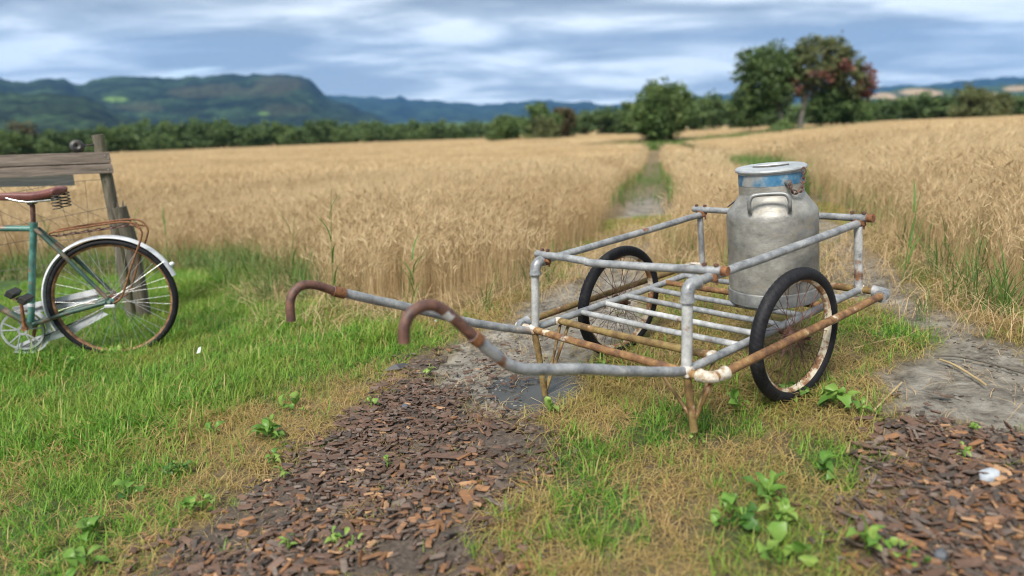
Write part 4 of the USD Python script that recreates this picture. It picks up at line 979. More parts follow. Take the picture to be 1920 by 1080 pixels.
def weed(px, py, n, L, W, label, lift=0.5, tone=0.5, seed=0, spread=1.0):
    p = at(px, py); g = np.random.default_rng(seed + 400)
    kind = seed % 3                                       # broad ovals, narrow blades or small rounded leaves
    n, L, W = int(round(n * (1.3, 1.5, 1.9)[kind])), L * (0.66, 0.82, 0.52)[kind], W * (0.7, 0.55, 0.72)[kind]
    t = thing("broadleaf_weed", label, "weed", loc=(p[0], p[1], float(gz(*p))))
    a0 = g.uniform(0, 6.28)
    for k in range(n):
        s = g.uniform(0.5, 1.1); V, f = leaf(L * s, W * s * g.uniform(0.75, 1.25), g.uniform(0.0, 1.1), seed * 31 + k)
        up = -g.uniform(0.0, 1.0) * lift
        R = rot(0, 0, a0 + 2.4 * k + g.uniform(-0.8, 0.8)) @ rot(g.uniform(-0.5, 0.5), up, g.uniform(-0.3, 0.3))
        o_ = g.normal(size=2) * L * (0.16, 0.12, 0.55)[kind] * spread
        V = (V + [g.uniform(0, 0.2) * L, 0, 0.0]) @ R.T + [o_[0], o_[1], 0.012 + 0.03 * g.random()]
        V[:, 2] = np.maximum(V[:, 2], 0.004)
        obj("leaf", (V, f), "dock_leaf", t, smooth=True, tint=np.clip(np.full(len(V), tone) + 0.25 * g.normal() + 0.06 * g.normal(size=len(V)), 0, 1))
    st = tube([(0, 0, -0.02), (0.003, 0.002, 0.02), (0.004, 0.004, 0.04)], 0.003, 5)
    obj("stem", st, "dock_leaf", t, tint=np.full(len(st.vertices), tone))


weed(508, 830, 12, 0.10, 0.055, "large pale green leafy weed beside the left edge of the mulch path", 0.8, 0.65, 1)
weed(545, 772, 4, 0.10, 0.05, "weed with one broad upright leaf behind the large pale clump", 1.1, 0.6, 2)
weed(512, 872, 5, 0.06, 0.035, "small blue-green weed just below the large pale clump", 0.6, 0.45, 3)
weed(398, 820, 4, 0.07, 0.04, "small leafy weed in dry grass left of the pale clump", 0.7, 0.55, 4)
weed(378, 962, 11, 0.075, 0.035, "compact bright green weed at the lower left corner of the mulch", 0.7, 0.6, 5)
weed(170, 1012, 6, 0.11, 0.06, "broad-leaved weed in the bottom left foreground grass", 0.9, 0.5, 6)
weed(160, 1076, 5, 0.10, 0.045, "weed with long leaves at the bottom left edge of the picture", 0.8, 0.55, 7)
weed(335, 893, 12, 0.06, 0.03, "dark green nettle-like weed at the upper left mulch edge", 0.5, 0.15, 8)
weed(245, 932, 8, 0.07, 0.045, "dull green weed low in the left foreground straw", 0.4, 0.2, 9)
weed(532, 905, 4, 0.05, 0.025, "yellowish seedling on the mulch edge under the blue-green weed", 0.9, 0.95, 10)
weed(695, 768, 3, 0.06, 0.028, "yellow-green upright leaf beside the mulch path", 1.2, 0.95, 11)
weed(1030, 778, 4, 0.065, 0.035, "single sprout with upright leaf on the mud below the puddle", 1.2, 0.7, 12)
weed(1382, 775, 5, 0.085, 0.05, "tall leafy weed between the cart leg and the right wheel", 1.6, 0.6, 13)
weed(1478, 752, 9, 0.085, 0.05, "leafy weed right in front of the foot of the right wheel", 0.9, 0.55, 14)
weed(1568, 762, 10, 0.10, 0.05, "tall broad-leaved weed right of the foot of the right wheel", 1.3, 0.5, 15)
weed(1612, 780, 4, 0.07, 0.04, "small rounded weed at the right end of the wheel weeds", 0.9, 0.7, 16)
weed(1375, 985, 11, 0.10, 0.045, "dark leafy weed left of centre in the right foreground grass", 0.8, 0.4, 17)
weed(1465, 985, 11, 0.085, 0.045, "bright light green weed in the middle of the right foreground grass", 0.8, 0.75, 18)
weed(1440, 940, 7, 0.085, 0.045, "weed of long leaves just above the bright foreground weed", 0.8, 0.5, 19)
weed(1460, 1060, 7, 0.085, 0.05, "weed with a pointed upright leaf at the bottom edge right of centre", 1.1, 0.5, 20)
weed(1545, 890, 8, 0.08, 0.04, "blue-green weed at the edge of the right mulch", 0.9, 0.35, 21)
weed(1628, 1040, 5, 0.085, 0.06, "broad-leaved weed on the lower left border of the right mulch", 1.0, 0.6, 22)
weed(1700, 1062, 5, 0.06, 0.03, "small weed among chips at the bottom right", 0.8, 0.6, 23)
weed(1826, 822, 6, 0.04, 0.02, "tiny bright seedling at the top of the right mulch", 0.9, 0.8, 24)
weed(1806, 862, 5, 0.04, 0.018, "tiny seedling above the pale stone on the right mulch", 0.7, 0.8, 25)
weed(1305, 838, 3, 0.06, 0.035, "single round leaf in dry grass below the near cart leg", 1.0, 0.7, 26)
weed(630, 1030, 4, 0.045, 0.022, "seedling on the mulch near the bottom centre", 0.8, 0.8, 27)
weed(540, 1048, 4, 0.045, 0.02, "seedling on the mulch left of the bottom centre one", 0.8, 0.8, 28)
weed(660, 1032, 3, 0.05, 0.018, "narrow-leaved seedling lying on the mulch near bottom centre", 0.6, 0.85, 29)
weed(805, 706, 5, 0.05, 0.022, "low seedling on the mulch below the right handle", 0.6, 0.75, 30)
weed(130, 690, 5, 0.09, 0.05, "broad leaf weed in the grass under the bicycle crank", 1.2, 0.4, 31)
weed(215, 668, 4, 0.10, 0.06, "broad leaf weed standing behind the foot of the bicycle wheel", 1.4, 0.5, 32)
weed(725, 880, 3, 0.035, 0.02, "tiny two-leaved seedling in the middle of the mulch", 0.8, 0.7, 33)
weed(1130, 700, 6, 0.09, 0.02, "narrow-leaved green tuft beside the foot of the left wheel", 1.7, 0.4, 34)

# ------------------------------------------------------------------ wheels
def tyre_mesh(R, r, flat=1.0, n=320, tread=0.0010, sides=16):
    """Wheel about the z axis; rounded tyre with tread blocks."""
    a = np.arange(n) * 2 * np.pi / n; s = np.arange(sides) * 2 * np.pi / sides
    A, S = np.meshgrid(a, s, indexing="ij")
    out = np.clip(np.cos(S), 0, 1)
    block = ((np.arange(n)[:, None] // 2 + (np.arange(sides)[None] % 3)) % 2) * (out > 0.3) * (out < 0.97)
    rr = r * (1 + 0.0 * S) - tread * block
    rho = R - r + rr * np.cos(S); z = rr * np.sin(S) * flat
    V = np.stack([rho * np.cos(A), rho * np.sin(A), z], -1).reshape(-1, 3)
    i, j = np.meshgrid(np.arange(n), np.arange(sides), indexing="ij"); i2, j2 = (i + 1) % n, (j + 1) % sides
    q = np.stack([i * sides + j, i2 * sides + j, i2 * sides + j2, i * sides + j2], -1).reshape(-1, 4)
    return trimesh.Trimesh(V, np.vstack([q[:, [0, 1, 2]], q[:, [0, 2, 3]]]), process=False)


def wheel(parent, C, X, Yv, N, R, r, rim_w, looks, nsp=36, hub_w=0.05, hub_r=0.016, sp_r=0.0011, name="wheel"):
    """rim (the wheel's own mesh) > tyre, hub, spokes. N is the axle direction."""
    tf = lambda m: to_frame(m, X, Yv, N, C)
    Ri = R - 1.75 * r; w = rim_w / 2
    prof = [(Ri + 0.010, -w), (Ri + 0.012, -w * 0.86), (Ri + 0.001, -w * 0.6), (Ri - 0.005, -w * 0.3), (Ri - 0.005, w * 0.3), (Ri + 0.001, w * 0.6), (Ri + 0.012, w * 0.86), (Ri + 0.010, w), (Ri - 0.003, w * 0.8), (Ri - 0.010, w * 0.4), (Ri - 0.010, -w * 0.4), (Ri - 0.003, -w * 0.8)]
    rim = obj(name, tf(lathe(prof[::-1], 72, True)), looks[0], parent, smooth=45)
    obj("tyre", tf(tyre_mesh(R, r)), looks[1], rim, smooth=40)
    hp = [(0.005, -hub_w * 0.95), (0.008, -hub_w * 0.95), (0.008, -hub_w * 0.66), (hub_r * 1.7, -hub_w * 0.62), (hub_r * 1.7, -hub_w * 0.52), (hub_r * 0.8, -hub_w * 0.45), (hub_r * 0.7, 0), (hub_r * 0.8, hub_w * 0.45), (hub_r * 1.7, hub_w * 0.52), (hub_r * 1.7, hub_w * 0.62), (0.008, hub_w * 0.66), (0.008, hub_w * 0.95), (0.005, hub_w * 0.95)]
    obj("hub", tf(lathe(hp, 20)), looks[3], rim, smooth=40)
    for k in range(nsp):
        sgn = 1 if k % 2 else -1; a = 2 * np.pi * k / nsp; off = (0.9 if (k // 2) % 2 else -0.9)
        h0 = np.array([hub_r * 1.55 * math.cos(a + off), hub_r * 1.55 * math.sin(a + off), sgn * hub_w * 0.57]); e = np.array([(Ri - 0.006) * math.cos(a), (Ri - 0.006) * math.sin(a), sgn * 0.003])
        obj("spoke", tf(tube([h0, e], sp_r, 5, caps=False)), looks[2], rim, smooth=True)
    return rim


# ------------------------------------------------------------------ hand cart, in its own axes: u across, v to the rear, w up
CM = np.array([[0.6040085, -0.7956015, 0.04681851], [0.79109756, 0.60563952, 0.085822], [-0.09663525, -0.01479921, 0.99520983]])
CO = np.array([0.08743751, 2.66738804, -0.79397751 + EYE])
cart = thing("hand_cart", "rusty two-wheeled hand cart of grey pipes with hooked handles", "hand cart", matrix=frame(*CM, CO))
CW, CL, CH, CE = 0.75, 1.03, 0.266, 0.1
RP, RR, RS = 0.0165, 0.014, 0.0112


def wob(p, amp=0.002, seed=0):
    g = np.random.default_rng(seed); p = catmull(p, 6) if len(p) > 2 else np.linspace(p[0], p[1], 9)
    return p + amp * g.normal(size=p.shape) * np.r_[0, np.ones(len(p) - 2), 0][:, None]


def pipe(name, pts, r, look, seed=0, label=None, parent=None, amp=0.0006):
    o = obj(name, tube(wob(pts, amp, seed), r, 14), look, parent or cart, smooth=50)
    if label: tag(o, label)
    return o


pipe("side_rail", [(CW, 0.0, 0), (CW, CL, 0.0)], RR, "galvanised_pipe", 1)
pipe("side_rail", [(0.005, -0.01, 0), (0.003, 0.25, 0.002), (0.004, 0.6, 0), (-0.002, CL + 0.01, 0)], RR, "galvanised_pipe", 2)
pipe("front_crossbar", [(0.0, -0.014, 0.0), (0.4, -0.012, -0.004), (0.80, -0.008, -0.006)], RR, "rusty_pipe", 3, "rusty orange front crossbar")
pipe("rear_crossbar", [(-0.1, CL + 0.02, 0.0), (0.4, CL + 0.022, 0), (CW + CE, CL + 0.012, 0)], RR, "ochre_pipe", 4, "ochre rusted rear crossbar")
pipe("front_crossbar", [(-0.095, -0.012, 0.0), (0.02, -0.014, 0)], RR, "joint_paint", 5)
for k, (v0, v1, lk, rr_) in enumerate(((0.112, 0.135, "ochre_pipe", 0.0135), (0.243, 0.262, "white_flaking_pipe", RS), (0.384, 0.386, "white_flaking_pipe", RS), (0.515, 0.510, "galvanised_pipe", RS), (0.650, 0.640, "galvanised_pipe", RS), (0.768, 0.778, "rusty_pipe", 0.0125), (0.90, 0.905, "galvanised_pipe", RS))):
    pipe("slat", [(0.008, v0, 0.002), (0.37, (v0 + v1) / 2, -0.001), (0.742, v1, 0.002)], rr_, lk, 10 + k, {"ochre_pipe": "mossy ochre slat", "rusty_pipe": "brown rusty slat"}.get(lk))
pipe("wheel_guard_rail", [(CW + CE, 0.0, 0), (CW + CE + 0.005, 0.5, 0.003), (CW + CE + 0.005, CL + 0.004, 0)], 0.0145, "rusty_pipe", 20, "rust-brown outer rail outside the right wheel")
pipe("wheel_guard_rail", [(-CE, 0.0, 0), (-CE, 0.5, 0.002), (-CE - 0.005, CL, 0)], 0.0135, "ochre_pipe", 21, "ochre outer rail outside the left wheel")
posts = {"fl": ((0.012, -0.008, 0.0), (0.04, 0.0, 0.235), RP - 0.001, "white_flaking_pipe"), "fr": ((CW - 0.004, -0.004, 0), (0.757, 0.006, 0.235), 0.0168, "white_flaking_pipe"), "rl": ((-0.004, CL + 0.01, 0), (0.008, 1.026, CH - 0.015), 0.0135, "galvanised_pipe"), "rr": ((CW - 0.002, CL + 0.005, 0), (0.75, 1.026, CH - 0.012), 0.016, "white_flaking_pipe")}
for k, (a, b, r_, lk) in enumerate(posts.values()):
    pipe("post", [a, b], r_, lk, 30 + k)
# top rails; the front posts end in elbows that turn to the rear
TL, TR = (0.040, 0.0, CH), (0.757, 0.006, CH)
pipe("top_rail", [(0.040, 0.03, CH + 0.002), (0.03, 0.4, CH - 0.001), (0.012, 1.028, CH)], RR, "galvanised_pipe", 40)
pipe("top_rail", [(0.757, 0.035, CH + 0.004), (0.755, 0.5, CH + 0.001), (0.75, 1.028, CH)], 0.0148, "galvanised_pipe", 41)
pipe("top_rail", [(0.005, 0.045, CH + 0.024), (0.25, 0.05, CH + 0.021), (0.30, 0.052, CH + 0.016), (0.55, 0.09, CH + 0.019), (0.795, 0.13, CH + 0.024)], 0.0138, "galvanised_pipe", 42)
pipe("top_rail", [(-0.03, 1.03, CH + 0.024), (0.3, 1.03, CH + 0.022), (0.785, 1.03, CH + 0.022)], 0.0135, "galvanised_pipe", 43)


def elbow(a, corner, b, r, look="joint_paint", label=None):
    a, c, b = map(np.asarray, (a, corner, b)); t = np.linspace(0, 1, 9)[:, None]
    p = (1 - t) ** 2 * a + 2 * t * (1 - t) * c + t ** 2 * b
    rr_ = np.full(9, r); rr_[[0, -1]] = r * 1.16; p = np.vstack([p[0] - (p[1] - p[0]) * 0.25, p, p[-1] + (p[-1] - p[-2]) * 0.25]); rr_ = np.r_[r * 1.16, rr_, r * 1.16]
    o = obj("elbow_joint", tube(p, rr_, 14), look, cart, smooth=60)
    if label: tag(o, label)


elbow((0.040, 0.0, 0.225), (0.041, 0.0, CH + 0.006), (0.040, 0.045, CH + 0.003), 0.0205, "galvanised_pipe")
elbow((0.757, 0.005, 0.222), (0.758, 0.0, CH + 0.008), (0.757, 0.05, CH + 0.004), 0.0203, "galvanised_pipe")
elbow((CW + 0.05, -0.008, -0.004), (CW + CE + 0.004, -0.018, -0.003), (CW + CE + 0.002, 0.045, 0), 0.0185, "joint_paint", "white flaking corner elbow")
elbow((-0.055, -0.012, 0), (-CE - 0.002, -0.016, 0), (-CE, 0.04, 0), 0.0195, "galvanised_pipe")
elbow((CW + 0.055, CL + 0.014, 0), (CW + CE + 0.012, CL + 0.02, 0), (CW + CE + 0.005, CL - 0.04, 0), 0.0205, "galvanised_pipe")
elbow((-0.045, CL + 0.02, 0), (-CE - 0.012, CL + 0.03, 0), (-CE - 0.004, CL - 0.04, 0), 0.0195, "joint_paint")
for (c, r_, lk) in (((0.006, -0.012, 0), 0.0215, "joint_paint"), ((CW, -0.01, -0.003), 0.0215, "joint_paint"), ((CW - 0.002, CL + 0.016, 0), 0.0195, "joint_paint"), ((-0.002, CL + 0.02, 0), 0.0195, "joint_paint"), ((0.012, 0.112, 0.001), 0.0165, "joint_paint"), ((0.735, 0.134, 0.001), 0.0165, "joint_paint")):
    m = blob((r_ * 2.1, r_ * 2.1, r_ * 1.9), int(c[1] * 100) + 50, 3, 0.3); m.apply_translation(c)
    obj("weld", m, lk, cart, smooth=True)
for (u_, v_) in ((0.034, 0.05), (0.066, 0.05), (0.735, 0.12), (0.775, 0.125), (-0.012, 1.03), (0.035, 1.03), (0.725, 1.03), (0.77, 1.03)):     # U-bolts that clamp the cross rails
    b_ = join(tube([(u_, v_, CH - 0.022), (u_, v_, CH + 0.047)], 0.0038, 8), tube([(u_, v_, CH + 0.037), (u_, v_, CH + 0.045)], 0.0078, 6))
    obj("clamp_bolt", b_, "brown_rust", cart, smooth=30)
for c in ((0.05, 0.048, CH + 0.004), (0.755, 0.122, CH + 0.004), (0.012, 1.03, CH + 0.004), (0.752, 1.03, CH + 0.006)):
    m = blob((0.052, 0.03, 0.034), int(c[0] * 90) + 70, 2, 0.5); m.apply_translation(c)
    obj("clamp_plate", m, "orange_rust", cart, smooth=40)
obj("rail_end_cap", tube([(0.783, 1.03, CH + 0.022), (0.806, 1.03, CH + 0.022)], 0.0165, 12), "orange_rust", cart, smooth=40)
obj("rail_end_cap", tube([(0.792, 0.1295, CH + 0.024), (0.812, 0.1325, CH + 0.024)], 0.0155, 12), "orange_rust", cart, smooth=40)
m = blob((0.07, 0.03, 0.018), 77, 2, 0.7); m.apply_translation((-0.02, CL - 0.02, 0.03)); obj("paint_flake", m, "joint_paint", cart)
# the two pulling handles, each ending in a brown hooked grip with a rusty collar
HL = [(0.001, -0.015, -0.008), (0.007, -0.140, 0.042), (0.016, -0.306, 0.113), (0.027, -0.520, 0.221), (0.040, -0.800, 0.356)]
HLh = [(0.040, -0.800, 0.356), (0.043, -0.852, 0.387), (0.046, -0.900, 0.3965), (0.048, -0.938, 0.367), (0.049, -0.950, 0.300)]
HR = [(0.75, -0.003, -0.005), (0.742, -0.21, 0.060), (0.731, -0.40, 0.127), (0.722, -0.575, 0.180), (0.7185, -0.635, 0.207), (0.716, -0.685, 0.256), (0.713, -0.738, 0.318)]
HRh = [(0.713, -0.738, 0.318), (0.710, -0.806, 0.400), (0.708, -0.848, 0.424), (0.706, -0.887, 0.418), (0.7055, -0.911, 0.393), (0.705, -0.919, 0.352)]
h_ = pipe("handle", HL, 0.0152, "galvanised_pipe", 50)
pipe("grip", HLh, 0.0138, "brown_rust", 51, parent=h_, amp=0)
obj("collar", tube([HL[-1], (0.0385, -0.765, 0.338)], 0.0172, 14), "orange_rust", h_, smooth=40)
h_ = pipe("handle", HR, 0.0156, "galvanised_pipe", 52)
pipe("grip", HRh, 0.0142, "brown_rust", 53, parent=h_, amp=0)
obj("paint_mark", tube([(0.7105, -0.790, 0.3815), (0.7098, -0.806, 0.399)], 0.0147, 12), "white_flaking_pipe", h_, smooth=40)
obj("collar", tube([HR[-1], (0.7136, -0.722, 0.299)], 0.0176, 14), "orange_rust", h_, smooth=40)
# legs with two braces each
GN = -0.262
for (u_, dz, sd) in ((0.012, 0.0, 60), (0.752, 0.02, 64)):
    foot = np.array([u_ + (0.012 if u_ < 0.3 else 0.01), -0.004, GN + (-0.03 if u_ < 0.3 else 0.06)])
    lg = pipe("leg", [(u_, -0.012, -0.01), tuple(foot)], 0.0125, "ochre_pipe", sd)
    f2 = foot + [0, 0.004, 0.03]
    pipe("brace", [(u_, 0.125, -0.004), tuple(f2)], 0.0062, "ochre_pipe", sd + 1, parent=lg, amp=0)
    sg = 1 if u_ < 0.3 else -1
    pipe("brace", [(u_ + sg * (0.12 if u_ > 0.3 else 0.03), (-0.012 if u_ > 0.3 else 0.14), -0.012), tuple(f2)], 0.0062, "ochre_pipe", sd + 2, parent=lg, amp=0)
    if u_ > 0.3:
        pipe("brace", [(u_ + 0.085, 0.0, -0.012), tuple(f2)], 0.0062, "ochre_pipe", sd + 3, parent=lg, amp=0)
# wheels on stub axles
def axes(n):
    n = np.asarray(n, float); n /= np.linalg.norm(n); x = np.cross([0, 0, 1.0], n); x /= np.linalg.norm(x)
    return x, np.cross(n, x), n


WL = ("worn_rim", "tyre_rubber", "rusty_spoke", "brown_rust")
wheel(cart, (0.7997, 0.5067, -0.0256), *axes((1, -0.0439, -0.0217)), 0.2385, 0.0235, 0.034, WL, hub_w=0.042)
wheel(cart, (-0.0497, 0.5223, -0.0329), *axes((1, 0.0183, -0.0891)), 0.2490, 0.0235, 0.034, WL, hub_w=0.042)
obj("axle", tube([(CW - 0.01, 0.508, -0.024), (CW + CE + 0.01, 0.504, -0.026)], 0.0065, 10), "brown_rust", cart, smooth=40)
obj("axle", tube([(-CE - 0.01, 0.522, -0.036), (0.01, 0.522, -0.030)], 0.0065, 10), "brown_rust", cart, smooth=40)

# ------------------------------------------------------------------ milk can, standing on the slats
can_o = CO + np.array([0.5512, 0.7656, 0.0128]) @ CM
can = thing("milk_can", "dented aluminium milk can with blue-banded neck on the hand cart", "milk can", matrix=frame(*CM, can_o))
RB = 0.165
body = [(0.0, 0.004), (RB * 0.9, 0.004), (RB - 0.002, 0.045), (RB, 0.06), (RB + 0.0005, 0.2), (RB + 0.001, 0.322), (RB - 0.001, 0.338), (RB - 0.006, 0.350), (RB - 0.016, 0.362), (RB - 0.034, 0.386), (0.120, 0.405), (0.1165, 0.413), (0.116, 0.420)]
bm = lathe(body, 96); v = np.asarray(bm.vertices)
bm.vertices = v + (v * [1, 1, 0]) * (0.018 * (fbm(v * 7, 3, 91) - 0.5))[:, None]
obj("body", bm, "milk_can_aluminium", can, smooth=50)
obj("base_ring", lathe([(RB - 0.012, 0.0), (RB + 0.002, 0.0), (RB + 0.004, 0.004), (RB + 0.004, 0.046), (RB + 0.001, 0.050), (RB - 0.012, 0.050)], 96), "can_base_ring", can, smooth=40)
obj("neck", lathe([(0.1165, 0.417), (0.1165, 0.440), (0.1165, 0.447)], 72), "milk_can_aluminium", can, smooth=True)
tag(obj("neck_band", lathe([(0.1162, 0.447), (0.1174, 0.448), (0.1172, 0.470), (0.1174, 0.492), (0.1165, 0.500)], 72), "blue_flaking_paint", can, smooth=60), "neck band with flaking blue paint")
lid = obj("lid", lathe([(0.0, 0.508), (0.066, 0.508), (0.070, 0.5115), (0.078, 0.5135), (0.084, 0.511), (0.104, 0.5115), (0.121, 0.510), (0.127, 0.506), (0.1285, 0.501), (0.1265, 0.496), (0.122, 0.494), (0.118, 0.494), (0.118, 0.488)], 72), "lid_metal", can, smooth=35)
# toward the camera in the can's plan is about (0.58, -0.81)
cdir = np.array([0.56, -0.83, 0]); cside = np.array([0.83, 0.56, 0]); cz = np.array([0, 0, 1.0])
sl = [cdir * 0.004 + cside * s * 0.062 + cdir * (0.018 * math.sqrt(max(0, 1 - (s * 0.98) ** 2))) for s in np.linspace(-1, 1, 13)]
obj("lid_grip", tube(np.array([p + cz * 0.5145 for p in sl]), 0.0035, 8), "lid_metal", lid, smooth=True)
obj("lid_slot", tube(np.array([p * 1.0 + cdir * 0.009 + cz * 0.5105 for p in sl]), 0.0042, 8, flat=(1, 1)), "dark_slot", lid, smooth=True)


def grip(ang, tlt=0.0):
    d = np.array([math.cos(ang), math.sin(ang), 0]); s = np.array([-d[1], d[0], 0]); w = 0.068
    def P(k, r, z): return d * r + s * k * w + cz * z
    pts = [P(-1, 0.148, 0.362), P(-1, 0.164, 0.378), P(-1, 0.168, 0.402), P(-0.86, 0.167, 0.422), P(-0.5, 0.165, 0.428), P(0.5, 0.165, 0.428), P(0.86, 0.167, 0.422), P(1, 0.168, 0.402), P(1, 0.164, 0.378), P(1, 0.148, 0.362)]
    return tube(catmull(pts, 5), 0.0075, 12)


a0 = math.atan2(cdir[1], cdir[0]) - 0.06
obj("handle", grip(a0), "can_base_ring", can, smooth=True); obj("handle", grip(a0 + math.pi), "can_base_ring", can, smooth=True)
lug = obj("chain_lug", join(tube([cdir * 0.104 + cside * 0.052 + cz * 0.458, cdir * 0.120 + cside * 0.060 + cz * 0.458], 0.011, 14), tube([cdir * 0.116 + cside * 0.058 + cz * 0.458, cdir * 0.124 + cside * 0.062 + cz * 0.456], 0.006, 10)), "can_base_ring", can, smooth=40)
cp = catmull([cdir * 0.120 + cside * 0.061 + cz * 0.458, cdir * 0.124 + cside * 0.064 + cz * 0.436, cdir * 0.118 + cside * 0.078 + cz * 0.420, cdir * 0.104 + cside * 0.098 + cz * 0.424, cdir * 0.092 + cside * 0.106 + cz * 0.446, cdir * 0.082 + cside * 0.110 + cz * 0.475, cdir * 0.078 + cside * 0.110 + cz * 0.500], 10)
chain = obj("chain", tube(cp[-3:], 0.0022, 6), "chain_rust", can)
seg = np.r_[0, np.cumsum(np.linalg.norm(np.diff(cp, axis=0), axis=1))]; npts = 9
for k in range(npts):
    s0 = seg[-1] * k / npts; s1 = seg[-1] * (k + 1) / npts
    A, B = [np.array([np.interp(s, seg, cp[:, c]) for c in range(3)]) for s in (s0, s1)]
    t_ = (B - A) / np.linalg.norm(B - A); n_ = np.cross(t_, cdir + 0.2 * cz); n_ /= np.linalg.norm(n_); b_ = np.cross(t_, n_)
    if k % 2: n_, b_ = b_, n_
    hl, hw = 0.0125, 0.0068; th = np.linspace(0, 2 * np.pi, 20, endpoint=False)
    ring = (A + B) / 2 + np.outer(np.sign(np.cos(th)) * np.abs(np.cos(th)) ** 0.8 * hl, t_) + np.outer(np.sin(th) * hw, n_)
    obj("chain_link", tube(ring, 0.0023, 8, closed=True), "chain_rust", chain, smooth=True)
m = blob((0.006, 0.022, 0.058), 93, 2, 0.6)
dd_ = -cside * 0.86 - cdir * 0.1; dd_ /= np.linalg.norm(dd_)
sl_ = np.array([0, 0, 1.0]) * 0.6 - dd_ * 0.8
obj("tar_mark", to_frame(m, np.cross(np.cross(dd_, [0, 0, 1.0]), sl_) / np.linalg.norm(np.cross(np.cross(dd_, [0, 0, 1.0]), sl_)), np.cross(dd_, [0, 0, 1.0]), sl_, dd_ * 0.137 + cz * 0.380), "dark_tar", can, smooth=True)

# ------------------------------------------------------------------ bicycle: X forward (to the left in view), Y to its left (towards us), Z up, origin at the rear hub
yw = 0.2009
BX, BY = np.array([-math.cos(yw), -math.sin(yw), 0]), np.array([math.sin(yw), -math.cos(yw), 0])
bike = thing("bicycle", "old green gents bicycle with white mudguard leaning on the fence", "bicycle", matrix=frame(BX, BY, [0, 0, 1.0], np.array([-2.2706, 3.9281, EYE - 0.9498])))
BB, ST, HT, HB = np.array([0.443, 0, -0.12]), np.array([0.344, 0, 0.430]), np.array([0.905, 0, 0.425]), np.array([0.945, 0, 0.27])
FH = np.array([1.075, 0, -0.115])
bt = lambda nm, p, r, lk, par=None, s=12, sm=50: obj(nm, tube(p, r, s), lk, par or bike, smooth=sm)
fr = bt("frame", [BB, ST + (ST - BB) * 0.035], 0.0175, "teal_frame_paint")
bt("top_tube", [ST + [0, 0, -0.012], [0.62, 0, 0.432], HT + [0.0, 0, 0.005]], 0.016, "teal_frame_paint", fr)
bt("down_tube", [BB, HB], 0.0175, "dark_green_paint", fr)
bt("head_tube", [HT + (HT - HB) * 0.12, HB - (HT - HB) * 0.12], 0.0185, "dark_green_paint", fr)
bt("bottom_bracket", [BB + [0, -0.036, 0], BB + [0, 0.036, 0]], 0.023, "dark_green_paint", fr)
for s in (-1, 1):
    bt("chain_stay", [BB + [-0.01, s * 0.02, 0.0], [0.25, s * 0.045, -0.062], [0.02, s * 0.062, -0.006]], 0.0125, "dark_green_paint", fr)
    bt("seat_stay", [ST + [-0.012, s * 0.016, -0.012], [0.2, s * 0.040, 0.262], [0.01, s * 0.060, 0.012]], 0.0115, "dark_green_paint", fr)
    obj("dropout", box((0.05, 0.005, 0.03), (0.0, s * 0.062, 0.0), 0.002), "teal_frame_paint", fr)
obj("seat_lug", tube([ST - (ST - BB) * 0.045, ST + (ST - BB) * 0.04], 0.0198, 14), "teal_frame_paint", fr, smooth=40)
obj("frame_ring", tube([BB + (ST - BB) * 0.19, BB + (ST - BB) * 0.225], 0.0188, 14), "white_mudguard", fr, smooth=40)
bt("seat_post", [ST, (0.331, 0, 0.548)], 0.0125, "brown_rust")
BLK = ("brown_rim", "tyre_rubber", "bright_spoke", "brown_rust")
wheel(bike, (0, 0, 0), np.array([1.0, 0, 0]), np.array([0, 0, 1.0]) * 1, np.array([0, -1.0, 0]), 0.345, 0.0185, 0.030, BLK, hub_w=0.05, hub_r=0.017, sp_r=0.0012)
obj("brake_arm", box((0.055, 0.012, 0.018), (0.0, 0.074, -0.026), 0.003), "white_mudguard", bike)
obj("hub_nut", tube([(0, 0.06, 0), (0, 0.082, 0)], 0.009, 6), "bright_spoke", bike)


def guard(C, a0, a1, R=0.366, w=0.027, n=48):
    a = np.linspace(a0, a1, n); s = np.linspace(-1, 1, 9)
    A, S = np.meshgrid(a, s, indexing="ij"); rho = R - 0.014 * np.abs(S) ** 2.2
    outer = np.stack([C[0] + rho * np.cos(A), C[1] + w * S, C[2] + rho * np.sin(A)], -1)
    inner = np.stack([C[0] + (rho - 0.002) * np.cos(A), C[1] + (w - 0.001) * S, C[2] + (rho - 0.002) * np.sin(A)], -1)
    i, j = np.meshgrid(np.arange(n - 1), np.arange(8), indexing="ij")
    q = np.stack([i * 9 + j, i * 9 + j + 1, (i + 1) * 9 + j + 1, (i + 1) * 9 + j], -1).reshape(-1, 4)
    k = n * 9
    V = np.vstack([outer.reshape(-1, 3), inner.reshape(-1, 3)]); f = [q, q[:, ::-1] + k]
    for e in (0, 8):
        ii = np.arange(n - 1); f.append(np.stack([ii * 9 + e, (ii + 1) * 9 + e, (ii + 1) * 9 + e + k, ii * 9 + e + k], 1))
    return V, np.vstack(f)


mg = obj("mudguard", guard((0, 0, 0), math.radians(-27), math.radians(161)), "white_mudguard", bike, smooth=40)
obj("rear_lamp", to_frame(lathe([(0, 0.022), (0.008, 0.020), (0.013, 0.012), (0.014, 0), (0, 0)], 16), [1, 0, 0], [0, 1, 0], [0, 0, 1.0], (0, 0, 0)).apply_transform(trimesh.transformations.rotation_matrix(-1.1, [0, 1, 0])).apply_translation((-0.325, 0, 0.178)), "white_mudguard", mg, smooth=40)
for s in (-1, 1):
    bt("mudguard_stay", [(0.0, s * 0.06, 0.006), (-0.3, s * 0.03, 0.205)], 0.002, "bright_spoke", mg, 6)
